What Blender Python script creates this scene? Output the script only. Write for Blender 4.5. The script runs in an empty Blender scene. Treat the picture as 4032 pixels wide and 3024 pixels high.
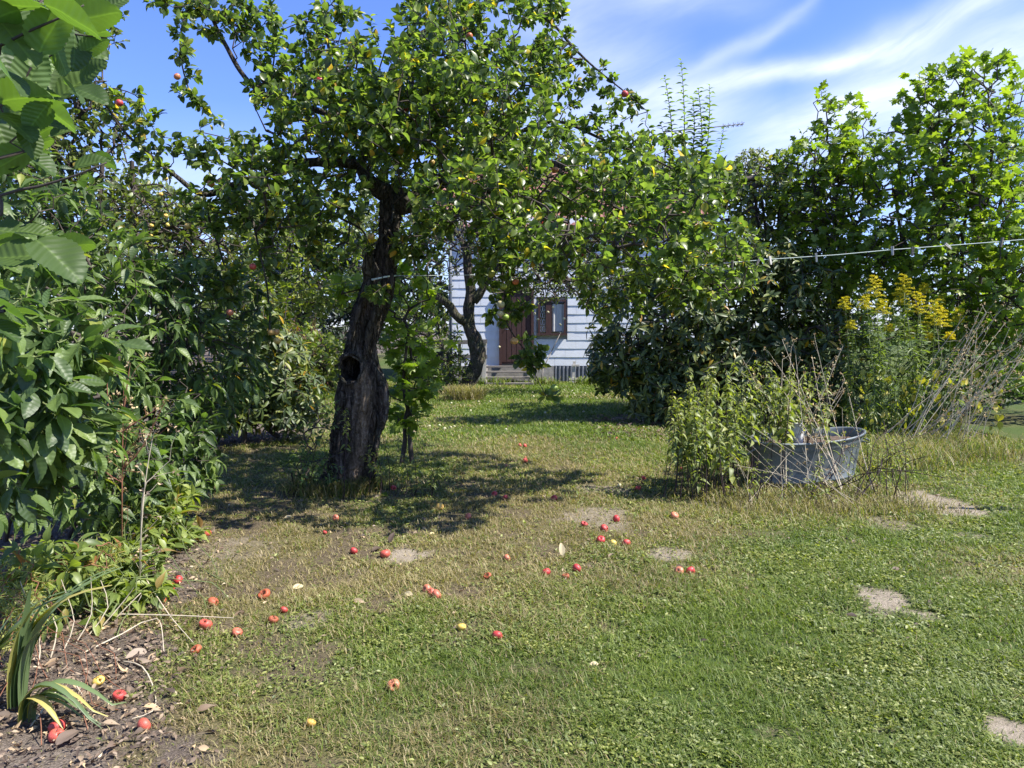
import bpy, math, random
import numpy as np
from mathutils import Vector, noise as mnoise

random.seed(11)
rng = np.random.default_rng(11)
R = math.radians
SC = bpy.context.scene
COL = SC.collection

# ------------------------------------------------------------------ camera, world, sun, exposure
F_, CX, CY, EYE = 2912.0, 2016.0, 1512.0, 1.55
PITCH = math.atan(222 / 2912.0)
cam_d = bpy.data.cameras.new('camera'); cam = bpy.data.objects.new('camera', cam_d); COL.objects.link(cam)
cam_d.sensor_width = 36; cam_d.lens = 26.0; cam_d.clip_end = 900; cam_d.clip_start = 0.05
cam.location = (0, 0, EYE); cam.rotation_euler = (R(90) - PITCH, 0, 0)
SC.camera = cam

SUN_EL, SUN_AZ = R(53), R(104)          # azimuth clockwise from +Y (view direction): from the right, a little behind
sun_dir = Vector((math.sin(SUN_AZ) * math.cos(SUN_EL), math.cos(SUN_AZ) * math.cos(SUN_EL), math.sin(SUN_EL)))
sl = bpy.data.lights.new('sun', 'SUN'); sl.energy = 4.3; sl.angle = R(0.55); sl.color = (1.0, 0.955, 0.88)
so = bpy.data.objects.new('sun', sl); COL.objects.link(so); so.rotation_euler = sun_dir.to_track_quat('Z', 'Y').to_euler()
so.location = (30, -10, 40)

SC.view_settings.view_transform = 'Standard'; SC.view_settings.look = 'None'
SC.view_settings.gamma = 1; SC.view_settings.exposure = 1.32
SC.cycles.max_bounces = 7; SC.cycles.diffuse_bounces = 3; SC.cycles.glossy_bounces = 2
SC.cycles.transmission_bounces = 5; SC.cycles.caustics_reflective = False; SC.cycles.caustics_refractive = False

W = bpy.data.worlds.new("World"); SC.world = W; W.use_nodes = True


class NT:
    """tiny helper to write node graphs"""
    def __init__(s, tree): s.t = tree; s.n = tree.nodes; s.l = tree.links
    def new(s, ty, **kw):
        n = s.n.new(ty)
        for k, v in kw.items(): setattr(n, k, v)
        return n
    def put(s, sock, v):
        if v is None: return
        if hasattr(v, 'is_output') or hasattr(v, 'links'): s.l.new(v, sock)
        else: sock.default_value = v
    def m(s, op, a, b=None, c=None, clamp=False):
        n = s.new('ShaderNodeMath', operation=op); n.use_clamp = clamp
        s.put(n.inputs[0], a); s.put(n.inputs[1], b); s.put(n.inputs[2], c)
        return n.outputs[0]
    def noise(s, vec=None, scale=5., detail=4., rough=.5, dist=0., out=0):
        n = s.new('ShaderNodeTexNoise'); s.put(n.inputs['Vector'], vec)
        n.inputs['Scale'].default_value = scale; n.inputs['Detail'].default_value = detail
        n.inputs['Roughness'].default_value = rough; n.inputs['Distortion'].default_value = dist
        return n.outputs[out]
    def ramp(s, fac, stops, interp='LINEAR'):
        n = s.new('ShaderNodeValToRGB'); n.color_ramp.interpolation = interp
        e = n.color_ramp.elements
        while len(e) < len(stops): e.new(0.5)
        for i, (p, c) in enumerate(stops):
            e[i].position = p; e[i].color = (*c, 1) if len(c) == 3 else c
        s.put(n.inputs[0], fac); return n.outputs[0]
    def mix(s, fac, a, b, mode='MIX'):
        n = s.new('ShaderNodeMix', data_type='RGBA', blend_type=mode)
        s.put(n.inputs[0], fac)
        s.put(n.inputs[6], (*a, 1) if isinstance(a, tuple) and len(a) == 3 else a)
        s.put(n.inputs[7], (*b, 1) if isinstance(b, tuple) and len(b) == 3 else b)
        return n.outputs[2]
    def mapr(s, v, a, b, c=0., d=1.):
        n = s.new('ShaderNodeMapRange'); s.put(n.inputs[0], v)
        for i, q in enumerate((a, b, c, d)): n.inputs[i + 1].default_value = q
        return n.outputs[0]
    def comb(s, x, y, z):
        n = s.new('ShaderNodeCombineXYZ'); s.put(n.inputs[0], x); s.put(n.inputs[1], y); s.put(n.inputs[2], z); return n.outputs[0]
    def sep(s, v):
        n = s.new('ShaderNodeSeparateXYZ'); s.put(n.inputs[0], v); return n.outputs
    def bump(s, h, strength=.5, dist=.02):
        n = s.new('ShaderNodeBump'); s.put(n.inputs['Height'], h)
        n.inputs['Strength'].default_value = strength; n.inputs['Distance'].default_value = dist; return n.outputs[0]


w = NT(W.node_tree); bg = W.node_tree.nodes['Background']
sky = w.new('ShaderNodeTexSky', sky_type='NISHITA'); sky.sun_disc = False
sky.sun_elevation = SUN_EL; sky.sun_rotation = SUN_AZ; sky.altitude = 50; sky.air_density = 1.15; sky.dust_density = 0.25; sky.ozone_density = 3.2
tc = w.new('ShaderNodeTexCoord').outputs['Generated']
dx, dy, dz = w.sep(tc)
ysafe = w.m('MAXIMUM', w.m('ABSOLUTE', dy), 0.12)
U = w.m('DIVIDE', dx, ysafe); V = w.m('DIVIDE', dz, ysafe)
wob = w.noise(w.comb(U, V, 0.), 2.2, 3, .55)
wob2 = w.noise(w.comb(U, V, 3.), 7., 4, .6)
V2 = w.m('ADD', V, w.m('ADD', w.m('MULTIPLY', w.m('SUBTRACT', wob, .5), .10), w.m('MULTIPLY', w.m('SUBTRACT', wob2, .5), .025)))
ca, sa = math.cos(R(24)), math.sin(R(24))
S = w.m('ADD', w.m('MULTIPLY', U, ca), w.m('MULTIPLY', V2, sa))
T = w.m('SUBTRACT', w.m('MULTIPLY', V2, ca), w.m('MULTIPLY', U, sa))
streak = w.noise(w.comb(w.m('MULTIPLY', S, 1.6), w.m('MULTIPLY', T, 8.), 0.), 2.0, 6, .6, .35)
soft = w.noise(w.comb(S, w.m('MULTIPLY', T, 2.6), 1.), 2.6, 5, .55, .2)


def band(u0, v0, u1, v1, wd, gain, fade=.08):
    """cirrus streak along a line in the sky (direction space, fixed to the world)"""
    L = math.hypot(u1 - u0, v1 - v0); ex, ey = (u1 - u0) / L, (v1 - v0) / L
    du = w.m('SUBTRACT', U, u0); dv = w.m('SUBTRACT', V2, v0)
    al = w.m('ADD', w.m('MULTIPLY', du, ex), w.m('MULTIPLY', dv, ey))
    ac = w.m('SUBTRACT', w.m('MULTIPLY', dv, ex), w.m('MULTIPLY', du, ey))
    g = w.m('POWER', 2.718, w.m('MULTIPLY', w.m('MULTIPLY', ac, ac), -1. / (wd * wd)))
    e = w.m('MULTIPLY', w.mapr(al, -fade, fade), w.mapr(al, L + fade, L - fade))
    return w.m('MULTIPLY', w.m('MULTIPLY', g, e), gain)


bands = None
for b in [(.26, .315, .50, .375, .014, .75), (.45, .365, .95, .55, .022, .6), (.25, .34, .34, .39, .011, .45), (.34, .385, .44, .47, .008, .25),
          (.30, .215, .50, .32, .035, .75), (.44, .28, .95, .43, .06, .7), (.10, .27, .28, .28, .055, .85), (.0, .40, .16, .36, .05, .45),
          (.33, .24, .30, .21, .03, .6), (-.60, .20, -.30, .22, .03, .35), (-.1, .27, .1, .28, .05, .4), (.1, .44, .3, .43, .03, .35)]:
    g = band(*b); bands = g if bands is None else w.m('ADD', bands, g)
hz = w.mapr(V, .30, .0, 0., .55)
cl = w.m('ADD', w.m('MULTIPLY', bands, w.mapr(streak, .25, .62, .35, 1.25)), w.m('MULTIPLY', hz, w.mapr(soft, .35, .65, .1, 1.)))
cl = w.m('ADD', cl, w.m('MULTIPLY', w.mapr(soft, .50, .75), w.mapr(U, -.1, .6, .0, .35)))
cl = w.m('MINIMUM', w.m('MULTIPLY', cl, .78), .9)
bl = w.mix(1.0, sky.outputs[0], (0.74, 0.86, 1.42), 'MULTIPLY')
cc = w.mix(cl, bl, (6.6, 7.1, 7.9))
w.put(bg.inputs[0], cc); bg.inputs[1].default_value = 0.074

# ------------------------------------------------------------------ helpers: placing
cp, sp = math.cos(PITCH), math.sin(PITCH)


def P(u, v, d):
    """world point seen at source pixel u,v, at distance d along +Y"""
    x = (u - CX) / F_; y = -(v - CY) / F_
    D = (x, cp + y * sp, -sp + y * cp); k = d / D[1]
    return np.array((D[0] * k, d, EYE + D[2] * k))


def G(u, v, z=0.):
    x = (u - CX) / F_; y = -(v - CY) / F_
    D = (x, cp + y * sp, -sp + y * cp); k = (z - EYE) / D[2]
    return np.array((D[0] * k, D[1] * k, z))


def tag(o, label=None, cat=None, group=None, kind=None):
    if label: o['label'] = label
    if cat: o['category'] = cat
    if group: o['group'] = group
    if kind: o['kind'] = kind
    return o


def empty(name, loc, label, cat, group=None):
    o = bpy.data.objects.new(name, None); COL.objects.link(o); o.location = [float(c) for c in loc]; o.empty_display_size = .2
    return tag(o, label, cat, group)


def norm(a): return a / np.maximum(np.linalg.norm(a, axis=-1, keepdims=True), 1e-9)


# value noise, vectorised
_tab = np.random.default_rng(5).random(65536)
def vnoise(x, y, s=0):
    xi = np.floor(x).astype(np.int64); yi = np.floor(y).astype(np.int64); fx = x - xi; fy = y - yi
    fx = fx * fx * (3 - 2 * fx); fy = fy * fy * (3 - 2 * fy)
    h = lambda a, b: _tab[((a * 73856093) ^ (b * 19349663) ^ (s * 83492791)) & 65535]
    return (h(xi, yi) * (1 - fx) + h(xi + 1, yi) * fx) * (1 - fy) + (h(xi, yi + 1) * (1 - fx) + h(xi + 1, yi + 1) * fx) * fy
def fbm(x, y, o=4, s=0):
    r = 0; a = .5; t = 0
    for i in range(o): r = r + a * vnoise(x * 2 ** i, y * 2 ** i, s + i); t += a; a *= .5
    return r / t


class Buf:
    """collects geometry of one mesh"""
    def __init__(s): s.v = []; s.l = []; s.s = []; s.a = []; s.n = 0
    def add(s, V, loops, sizes, lc=None):
        V = np.asarray(V, dtype=np.float64).reshape(-1, 3)
        s.v.append(V); s.l.append(np.asarray(loops, dtype=np.int64).ravel() + s.n); s.s.append(np.asarray(sizes, dtype=np.int64).ravel())
        s.a.append(np.zeros((len(V), 3)) if lc is None else np.asarray(lc, dtype=np.float64).reshape(-1, 3)); s.n += len(V)
    def scatter(s, T, pos, X, Z, sc, rnd):
        """instances of leaf template T=(V,loops,sizes)"""
        tv, tl, ts = T; n = len(pos); k = len(tv)
        if n == 0: return
        X = norm(X); Y = norm(np.cross(Z, X)); Zn = np.cross(X, Y)
        sc = np.broadcast_to(np.asarray(sc, dtype=float), (n,))[:, None, None]
        Vv = (tv[None, :, 0:1] * X[:, None, :] + tv[None, :, 1:2] * Y[:, None, :] + tv[None, :, 2:3] * Zn[:, None, :]) * sc + pos[:, None, :]
        L = (tl[None, :] + (np.arange(n) * k)[:, None]).ravel()
        lc = np.empty((n, k, 3)); lc[:, :, 0] = tv[None, :, 0]; lc[:, :, 1] = tv[None, :, 1]; lc[:, :, 2] = np.broadcast_to(rnd, (n,))[:, None]
        s.add(Vv.reshape(-1, 3), L, np.tile(ts, n), lc.reshape(-1, 3))
    def segs(s, A, B, ra, rb, k=4, rnd=.5):
        """prisms from A to B"""
        A = np.asarray(A); B = np.asarray(B); n = len(A)
        if n == 0: return
        d = norm(B - A); h = np.where(np.abs(d[:, 2:3]) > .9, np.array([[1., 0, 0]]), np.array([[0, 0, 1.]]))
        e1 = norm(np.cross(d, h)); e2 = np.cross(d, e1)
        an = np.arange(k) * 2 * math.pi / k
        ring = np.cos(an)[None, :, None] * e1[:, None, :] + np.sin(an)[None, :, None] * e2[:, None, :]
        ra = np.broadcast_to(ra, (n,)); rb = np.broadcast_to(rb, (n,))
        V = np.concatenate([A[:, None] + ring * ra[:, None, None], B[:, None] + ring * rb[:, None, None]], 1)
        q = []
        for i in range(k): j = (i + 1) % k; q += [i, j, k + j, k + i]
        L = (np.array(q)[None] + (np.arange(n) * 2 * k)[:, None]).ravel()
        lc = np.zeros((n, 2 * k, 3)); lc[:, :, 2] = rnd
        s.add(V.reshape(-1, 3), L, np.full(n * k, 4), lc.reshape(-1, 3))
    def grid(s, V, closed=True, cap=False, lc=None):
        """V: (rows, cols, 3)"""
        r, c = V.shape[:2]; idx = np.arange(r * c).reshape(r, c)
        if closed: a = idx[:-1, :]; b = np.roll(idx, -1, 1)[:-1, :]; d = idx[1:, :]; e = np.roll(idx, -1, 1)[1:, :]
        else: a = idx[:-1, :-1]; b = idx[:-1, 1:]; d = idx[1:, :-1]; e = idx[1:, 1:]
        q = np.stack([a, b, e, d], -1).reshape(-1); L = [q]; S_ = [np.full(len(q) // 4, 4)]
        if cap: L.append(idx[-1, :]); S_.append([c]); L.append(idx[0, ::-1]); S_.append([c])
        s.add(V.reshape(-1, 3), np.concatenate(L), np.concatenate(S_), lc)
    def box(s, c, size, rz=0., rx=0., ry=0., lc=None):
        hx, hy, hz_ = [q / 2 for q in size]
        v = np.array([(-hx, -hy, -hz_), (hx, -hy, -hz_), (hx, hy, -hz_), (-hx, hy, -hz_), (-hx, -hy, hz_), (hx, -hy, hz_), (hx, hy, hz_), (-hx, hy, hz_)])
        from mathutils import Euler
        M = np.array(Euler((rx, ry, rz)).to_matrix())
        s.add(v @ M.T + np.array(c), [0, 3, 2, 1, 4, 5, 6, 7, 0, 1, 5, 4, 1, 2, 6, 5, 2, 3, 7, 6, 3, 0, 4, 7], [4] * 6, lc)
    def tube(s, pts, rad, k=8, res=None, cap=True, amp=0., fr=6.):
        pts = np.asarray(pts, float); rad = np.asarray(rad, float)
        if res: pts, rad = smooth(pts, rad, res)
        t = norm(np.gradient(pts, axis=0)); h = np.array([0.13, .97, .1])
        e1 = norm(np.cross(t, h)); e2 = np.cross(t, e1)
        an = np.arange(k) * 2 * math.pi / k
        rr = np.broadcast_to(rad[:, None], (len(pts), k)).copy()
        if amp:
            arc = np.concatenate([[0], np.cumsum(np.linalg.norm(np.diff(pts, axis=0), axis=1))])
            n1 = vnoise(arc[:, None] * fr + 0 * an[None], np.cos(an)[None] * 2 + 7 + 0 * arc[:, None] + np.sin(an)[None] * 1.7, 3)
            rr *= 1 + amp * (n1 * 2 - 1)
        Vv = pts[:, None] + rr[..., None] * (np.cos(an)[None, :, None] * e1[:, None] + np.sin(an)[None, :, None] * e2[:, None])
        s.grid(Vv, True, cap)
    def build(s, name, mat, parent=None, smooth_=True, extra=None):
        me = bpy.data.meshes.new(name)
        V = np.concatenate(s.v); L = np.concatenate(s.l); Sz = np.concatenate(s.s); A = np.concatenate(s.a)
        off = np.zeros(3)
        if parent is not None:
            off = np.array(parent.matrix_basis.translation) if parent.parent is None else np.array(parent.parent.matrix_basis.translation)
        V = V - off
        me.vertices.add(len(V)); me.vertices.foreach_set('co', V.astype(np.float32).ravel())
        me.loops.add(len(L)); me.loops.foreach_set('vertex_index', L.astype(np.int32))
        me.polygons.add(len(Sz)); st = np.concatenate([[0], np.cumsum(Sz)[:-1]])
        me.polygons.foreach_set('loop_start', st.astype(np.int32)); me.polygons.foreach_set('loop_total', Sz.astype(np.int32))
        me.update(calc_edges=True)
        me.polygons.foreach_set('use_smooth', np.full(len(Sz), smooth_, dtype=bool))
        at = me.attributes.new('lc', 'FLOAT_VECTOR', 'POINT'); at.data.foreach_set('vector', A.astype(np.float32).ravel())
        if extra:
            for k, arr in extra.items():
                a2 = me.attributes.new(k, 'FLOAT', 'POINT'); a2.data.foreach_set('value', np.asarray(arr, np.float32))
        me.materials.append(mat)
        o = bpy.data.objects.new(name, me); COL.objects.link(o)
        if parent is not None: o.parent = parent
        return o


def smooth(pts, rad, res):
    """Catmull-Rom resampling"""
    p = np.vstack([2 * pts[0] - pts[1], pts, 2 * pts[-1] - pts[-2]]); r = np.concatenate([[rad[0]], rad, [rad[-1]]])
    op = []; orr = []
    for i in range(1, len(p) - 2):
        n = max(2, int(np.linalg.norm(p[i + 1] - p[i]) / res))
        for t in np.arange(n) / n:
            a = .5 * (2 * p[i] + (p[i + 1] - p[i - 1]) * t + (2 * p[i - 1] - 5 * p[i] + 4 * p[i + 1] - p[i + 2]) * t * t + (-p[i - 1] + 3 * p[i] - 3 * p[i + 1] + p[i + 2]) * t ** 3)
            op.append(a); orr.append(r[i] * (1 - t) + r[i + 1] * t)
    op.append(p[-2]); orr.append(r[-2])
    return np.array(op), np.array(orr)


# ------------------------------------------------------------------ leaf templates
def leaf_t(xs, ws, fold=.35, droop=.25, pet=.22, petw=.012):
    n = len(xs); V = []; L = []; Sz = []
    for x, h in zip(xs, ws):
        z = -droop * x * x
        V += [(x, 0, z), (x, h, z + fold * h), (x, -h, z + fold * h)]
    for i in range(n - 1):
        a, b = 3 * i, 3 * i + 3
        L += [a, b, b + 1, a + 1]; L += [a, a + 2, b + 2, b]; Sz += [4, 4]
    if pet:
        k = len(V); V += [(-pet, -petw, .02), (-pet, petw, .02), (.03, petw, .0), (.03, -petw, .0)]; L += [k, k + 1, k + 2, k + 3][::-1]; Sz += [4]
    return np.array(V, float), np.array(L), np.array(Sz)


T_APPLE = leaf_t([0, .12, .35, .65, .88, 1], [.02, .22, .34, .30, .14, .004], .35, .25)
T_SMALL = leaf_t([0, .3, .7, 1], [.03, .26, .22, .004], .3, .25, .15)
T_LANCE = leaf_t([0, .2, .5, .8, 1], [.02, .09, .15, .12, .004], .35, .3, .12)
T_NARROW = leaf_t([0, .3, .7, 1], [.015, .075, .05, .002], .3, .5, 0)
T_OVAL = leaf_t([0, .1, .28, .5, .72, .87, 1.08], [.02, .12, .21, .215, .13, .05, .002], .4, .38, .14)
T_NETTLE = leaf_t([0, .07, .2, .26, .42, .48, .65, .7, .85, 1], [.02, .2, .25, .22, .22, .18, .15, .12, .06, .003], .3, .45, .25)
T_RIB = leaf_t([0, .06, .14, .24, .36, .5, .64, .77, .88, .96, 1], [.02, .16, .24, .31, .35, .34, .29, .22, .14, .06, .002], .22, .25, .2)


def maple_t(droop=.22):
    half = [(-.10, .20), (-.16, .34), (.02, .36), (.05, .52), (.16, .42), (.24, .33), (.36, .46), (.42, .66), (.52, .50), (.62, .46), (.56, .30), (.60, .17), (.72, .24), (.80, .26), (.82, .13)]
    out = [(0, 0)] + half + [(1.05, 0)] + [(x, -y) for x, y in reversed(half)]
    c = (.28, 0); V = [(c[0], c[1], .03)] + [(x, y, -droop * ((x - .28) ** 2 + y * y) + .05 * math.sin(abs(math.atan2(y, x - .1)) * 5)) for x, y in out]
    L = []; Sz = []; n = len(out)
    for i in range(n): L += [0, 1 + i, 1 + (i + 1) % n]; Sz.append(3)
    k = len(V); V += [(-.45, -.01, .02), (-.45, .01, .02), (0, .01, 0), (0, -.01, 0)]; L += [k + 3, k + 2, k + 1, k]; Sz += [4]
    return np.array(V, float), np.array(L), np.array(Sz)


T_MAPLE = maple_t()


def grid_leaf(width, nx=22, ny=11, corr=.005, serr=.035, droop=.2, fold=.12, nv=9):
    """big, near leaf: serrated edge, corrugated between side veins"""
    V = np.zeros((nx, ny, 3))
    for i in range(nx):
        x = i / (nx - 1); wd = width(x)
        for j in range(ny):
            t = (j / (ny - 1)) * 2 - 1
            tooth = serr * .45 * ((i % 2) * 2 - 1) * (abs(t) > .99) * (wd > .05)
            y = t * wd + (tooth if t > 0 else -tooth)
            xx = x + .10 * abs(t) * wd * 2
            ph = (x - abs(t) * .22) * nv * 2 * math.pi
            V[i, j] = (min(xx, 1.02), y, -droop * x * x + fold * abs(t) * wd * 2 + corr * math.sin(ph) * min(1, abs(t) * 3) + .012 * math.sin(9 * x + 4 * t))
    r, c = nx, ny; idx = np.arange(r * c).reshape(r, c)
    q = np.stack([idx[:-1, :-1], idx[1:, :-1], idx[1:, 1:], idx[:-1, 1:]], -1).reshape(-1)
    V = V.reshape(-1, 3); k = len(V)
    V = np.vstack([V, [(-.16, -.012, .0), (-.16, .012, .0), (.02, .012, .0), (.02, -.012, .0)]])
    q = np.concatenate([q, [k + 3, k + 2, k + 1, k]])
    return V, q, np.full(len(q) // 4, 4)


T_HAZEL = grid_leaf(lambda x: .43 * (max(0, math.sin(math.pi * min(1, x * .93 + .07) ** .85))) ** .6 * (1 - .25 * x) + .0 * x)
T_BROAD = grid_leaf(lambda x: .25 * (max(0, math.sin(math.pi * x ** .8))) ** .8, nx=16, ny=7, serr=.015, nv=8, corr=.008)

# ------------------------------------------------------------------ materials
def mat_new(name):
    m = bpy.data.materials.new(name); m.use_nodes = True; nt = NT(m.node_tree); return m, nt, m.node_tree.nodes['Principled BSDF']


def leafmat(name, stops, rough=.42, trans=.38, under=(1.25, 1.2, 1.15), tcol=(1.5, 1.7, .45), spots=.0, vein=.35, spec=.5, dry=None, ribs=0):
    m, t, p = mat_new(name)
    at = t.new('ShaderNodeAttribute', attribute_name='lc'); x, y, r = t.sep(at.outputs['Vector'])
    stops = [(q, (k[0] + (.98 * k[1] - k[0]) * .20, k[1], k[2] + (k[1] - k[2]) * (.10 if k[1] > k[0] else 0))) for q, k in stops]
    c = t.ramp(r, stops)
    geo = t.new('ShaderNodeNewGeometry')
    nz = t.noise(geo.outputs['Position'], 2.2, 2, .5)
    c = t.mix(t.mapr(nz, .35, .65, 0., .45), c, t.mix(1., c, (1.35, 1.2, .75), 'MULTIPLY'))
    if spots:
        n2 = t.noise(geo.outputs['Position'], 260., 2, .6)
        c = t.mix(t.mapr(n2, .68, .74, 0, spots), c, (.16, .09, .03))
    vn = t.mapr(t.m('ABSOLUTE', y), .0, .03, vein, 0.)
    c = t.mix(vn, c, t.mix(1., c, (1.9, 1.8, 1.6), 'MULTIPLY'))
    if ribs:
        wv = t.m('SINE', t.m('MULTIPLY', t.m('SUBTRACT', x, t.m('MULTIPLY', t.m('ABSOLUTE', y), .55)), 6.283 * ribs))
        c = t.mix(t.mapr(wv, .75, 1., 0., .12), c, t.mix(1., c, (1.4, 1.3, 1.3), 'MULTIPLY')); c = t.mix(t.mapr(wv, -.2, -1., 0., .06), c, t.mix(1., c, (.6, .65, .6), 'MULTIPLY'))
        t.put(p.inputs['Normal'], t.bump(wv, .3, .0012))
    c = t.mix(geo.outputs['Backfacing'], c, t.mix(1., c, under, 'MULTIPLY'))
    t.put(p.inputs['Base Color'], c); p.inputs['Roughness'].default_value = rough; p.inputs['Specular IOR Level'].default_value = spec
    tr = t.new('ShaderNodeBsdfTranslucent'); t.put(tr.inputs[0], t.mix(1., c, tcol, 'MULTIPLY'))
    mx = t.new('ShaderNodeMixShader'); mx.inputs[0].default_value = trans
    t.l.new(p.outputs[0], mx.inputs[1]); t.l.new(tr.outputs[0], mx.inputs[2])
    out = m.node_tree.nodes['Material Output']; t.l.new(mx.outputs[0], out.inputs[0])
    return m


def plain(name, col, rough=.7, var=.25, scale=20., bump=.2, bdist=.01, metal=0., stretch=None, spec=.4):
    m, t, p = mat_new(name)
    tc_ = t.new('ShaderNodeTexCoord').outputs['Object']
    v = tc_
    if stretch:
        mp = t.new('ShaderNodeMapping'); t.l.new(tc_, mp.inputs[0]); mp.inputs['Scale'].default_value = stretch; v = mp.outputs[0]
    n = t.noise(v, scale, 6, .62)
    a = tuple(c * (1 - var) for c in col); b = tuple(min(1, c * (1 + var)) for c in col)
    t.put(p.inputs['Base Color'], t.ramp(n, [(.25, a), (.75, b)])); p.inputs['Roughness'].default_value = rough
    p.inputs['Metallic'].default_value = metal; p.inputs['Specular IOR Level'].default_value = spec
    if bump: t.put(p.inputs['Normal'], t.bump(n, bump, bdist))
    return m


def barkmat(name, c1, c2, c3, moss=.0, zs=.25, scale=16., lich=.5):
    m, t, p = mat_new(name)
    pos = t.new('ShaderNodeNewGeometry').outputs['Position']
    mp = t.new('ShaderNodeMapping'); t.l.new(pos, mp.inputs[0]); mp.inputs['Scale'].default_value = (1, 1, zs)
    n = t.noise(mp.outputs[0], scale, 8, .7, 1.2); n2 = t.noise(pos, 5., 5, .6); n3 = t.noise(pos, 38., 4, .6)
    vo = t.new('ShaderNodeTexVoronoi', feature='DISTANCE_TO_EDGE'); vo.inputs['Scale'].default_value = scale * 1.3; mp2 = t.new('ShaderNodeMapping'); mp2.inputs['Scale'].default_value = (1, 1, .22); t.l.new(t.mix(.06, pos, t.noise(pos, 9., 3, .6, 0, 1)), mp2.inputs[0]); t.l.new(mp2.outputs[0], vo.inputs['Vector'])
    crack = t.mapr(vo.outputs['Distance'], .0, .14, 0., 1.)
    c = t.ramp(n, [(.28, c1), (.52, c2), (.75, c3)]); c = t.mix(crack, t.mix(1., c, (.35, .32, .3), 'MULTIPLY'), c)
    c = t.mix(t.mapr(n3, .58, .70, 0, lich), c, (.24, .25, .20))
    if moss:
        nz = t.sep(t.new('ShaderNodeNewGeometry').outputs['Normal'])[2]
        c = t.mix(t.m('MULTIPLY', t.mapr(n2, .40, .60, 0, moss), t.mapr(nz, -.5, .6, .35, 1)), c, (.035, .05, .012))
    at = t.new('ShaderNodeAttribute', attribute_name='bare')
    c = t.mix(t.m('MULTIPLY', at.outputs['Fac'], t.mapr(n, .35, .6, .45, 1.), clamp=True), c, t.ramp(n3, [(.3, (.16, .105, .06)), (.7, (.42, .33, .23))]))
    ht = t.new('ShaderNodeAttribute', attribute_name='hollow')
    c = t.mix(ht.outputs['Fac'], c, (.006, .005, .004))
    t.put(p.inputs['Base Color'], c); p.inputs['Roughness'].default_value = .88; p.inputs['Specular IOR Level'].default_value = .25
    t.put(p.inputs['Normal'], t.bump(t.m('ADD', t.m('ADD', n, t.m('MULTIPLY', n3, .4)), t.m('MULTIPLY', crack, .5)), .9, .03))
    return m


M = {}
g_ = lambda *a: a
M['apple_leaf'] = leafmat('apple_leaf', [(0, (.030, .060, .012)), (.45, (.066, .118, .016)), (.85, (.12, .18, .022)), (.97, (.16, .20, .025)), (.991, (.50, .36, .02)), (1, (.40, .20, .05))], .36, .46, (1.7, 1.65, 2.2), (1.4, 1.6, .55), .25)
M['far_leaf'] = leafmat('far_leaf', [(0, (.04, .065, .017)), (.5, (.08, .12, .028)), (.93, (.14, .18, .04)), (1, (.26, .20, .05))], .42, .35, (1.5, 1.5, 1.7))
M['shrub_leaf'] = leafmat('shrub_leaf', [(0, (.032, .070, .018)), (.5, (.065, .125, .028)), (.9, (.12, .20, .038)), (.985, (.12, .20, .03)), (1, (.30, .28, .05))], .48, .35, (1.3, 1.3, 1.5), (1.35, 1.6, .6), ribs=7)
M['hazel_leaf'] = leafmat('hazel_leaf', [(0, (.035, .080, .016)), (1, (.07, .135, .022))], .5, .36, (1.9, 1.8, 2.3), (1.35, 1.6, .4), 0, .6, ribs=8, spec=.3)
M['rhodo_leaf'] = leafmat('rhodo_leaf', [(0, (.022, .045, .010)), (.5, (.048, .085, .018)), (.85, (.11, .15, .028)), (.965, (.18, .18, .04)), (.985, (.45, .28, .02)), (1, (.25, .11, .03))], .46, .16, (2.0, 1.9, 1.3), (1.4, 1.6, .3), 0, .4, .4)
M['maple_leaf'] = leafmat('maple_leaf', [(0, (.055, .11, .014)), (.5, (.11, .19, .018)), (1, (.20, .28, .025))], .45, .55, (1.4, 1.35, 1.6), (1.6, 1.75, .45), 0, .3)
M['rod_leaf'] = leafmat('rod_leaf', [(0, (.055, .10, .025)), (.6, (.11, .18, .04)), (.9, (.17, .24, .055)), (.95, (.35, .33, .06)), (1, (.42, .34, .08))], .45, .35)
M['nettle_leaf'] = leafmat('nettle_leaf', [(0, (.08, .12, .03)), (.5, (.17, .22, .05)), (.8, (.28, .31, .08)), (.93, (.42, .40, .10)), (1, (.24, .15, .06))], .5, .38)
M['bright_leaf'] = leafmat('bright_leaf', [(0, (.07, .12, .02)), (.5, (.13, .19, .03)), (1, (.22, .26, .04))], .45, .42)
M['herb_leaf'] = leafmat('herb_leaf', [(0, (.07, .12, .02)), (.5, (.14, .21, .035)), (.93, (.22, .28, .06)), (1, (.32, .10, .05))], .45, .38)
M['birch_leaf'] = leafmat('birch_leaf', [(0, (.08, .11, .05)), (1, (.18, .20, .10))], .5, .4)
M['conifer'] = leafmat('conifer', [(0, (.010, .024, .012)), (1, (.03, .055, .022))], .55, .1)
M['sword_leaf'] = leafmat('sword_leaf', [(0, (.07, .13, .06)), (.6, (.10, .17, .07)), (.8, (.3, .3, .1)), (1, (.45, .36, .16))], .4, .3, vein=.1)
M['bloom'] = leafmat('bloom', [(0, (.62, .52, .012)), (.6, (.78, .64, .02)), (1, (.36, .42, .04))], .6, .3, vein=0, tcol=(1.1, 1.15, .5), under=(1., 1., 1.))
M['dead'] = leafmat('dead', [(0, (.06, .04, .03)), (.45, (.17, .115, .085)), (.8, (.33, .245, .18)), (.95, (.48, .33, .20)), (1, (.55, .47, .34))], .7, .15, vein=.1, tcol=(1.2, 1., .8))
M['straw'] = leafmat('straw', [(0, (.22, .15, .08)), (.6, (.42, .32, .18)), (1, (.58, .48, .30))], .6, .25, vein=0, tcol=(1.2, 1., .8))
M['bark'] = barkmat('bark', (.020, .015, .012), (.085, .066, .053), (.27, .225, .18), .25)
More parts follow.
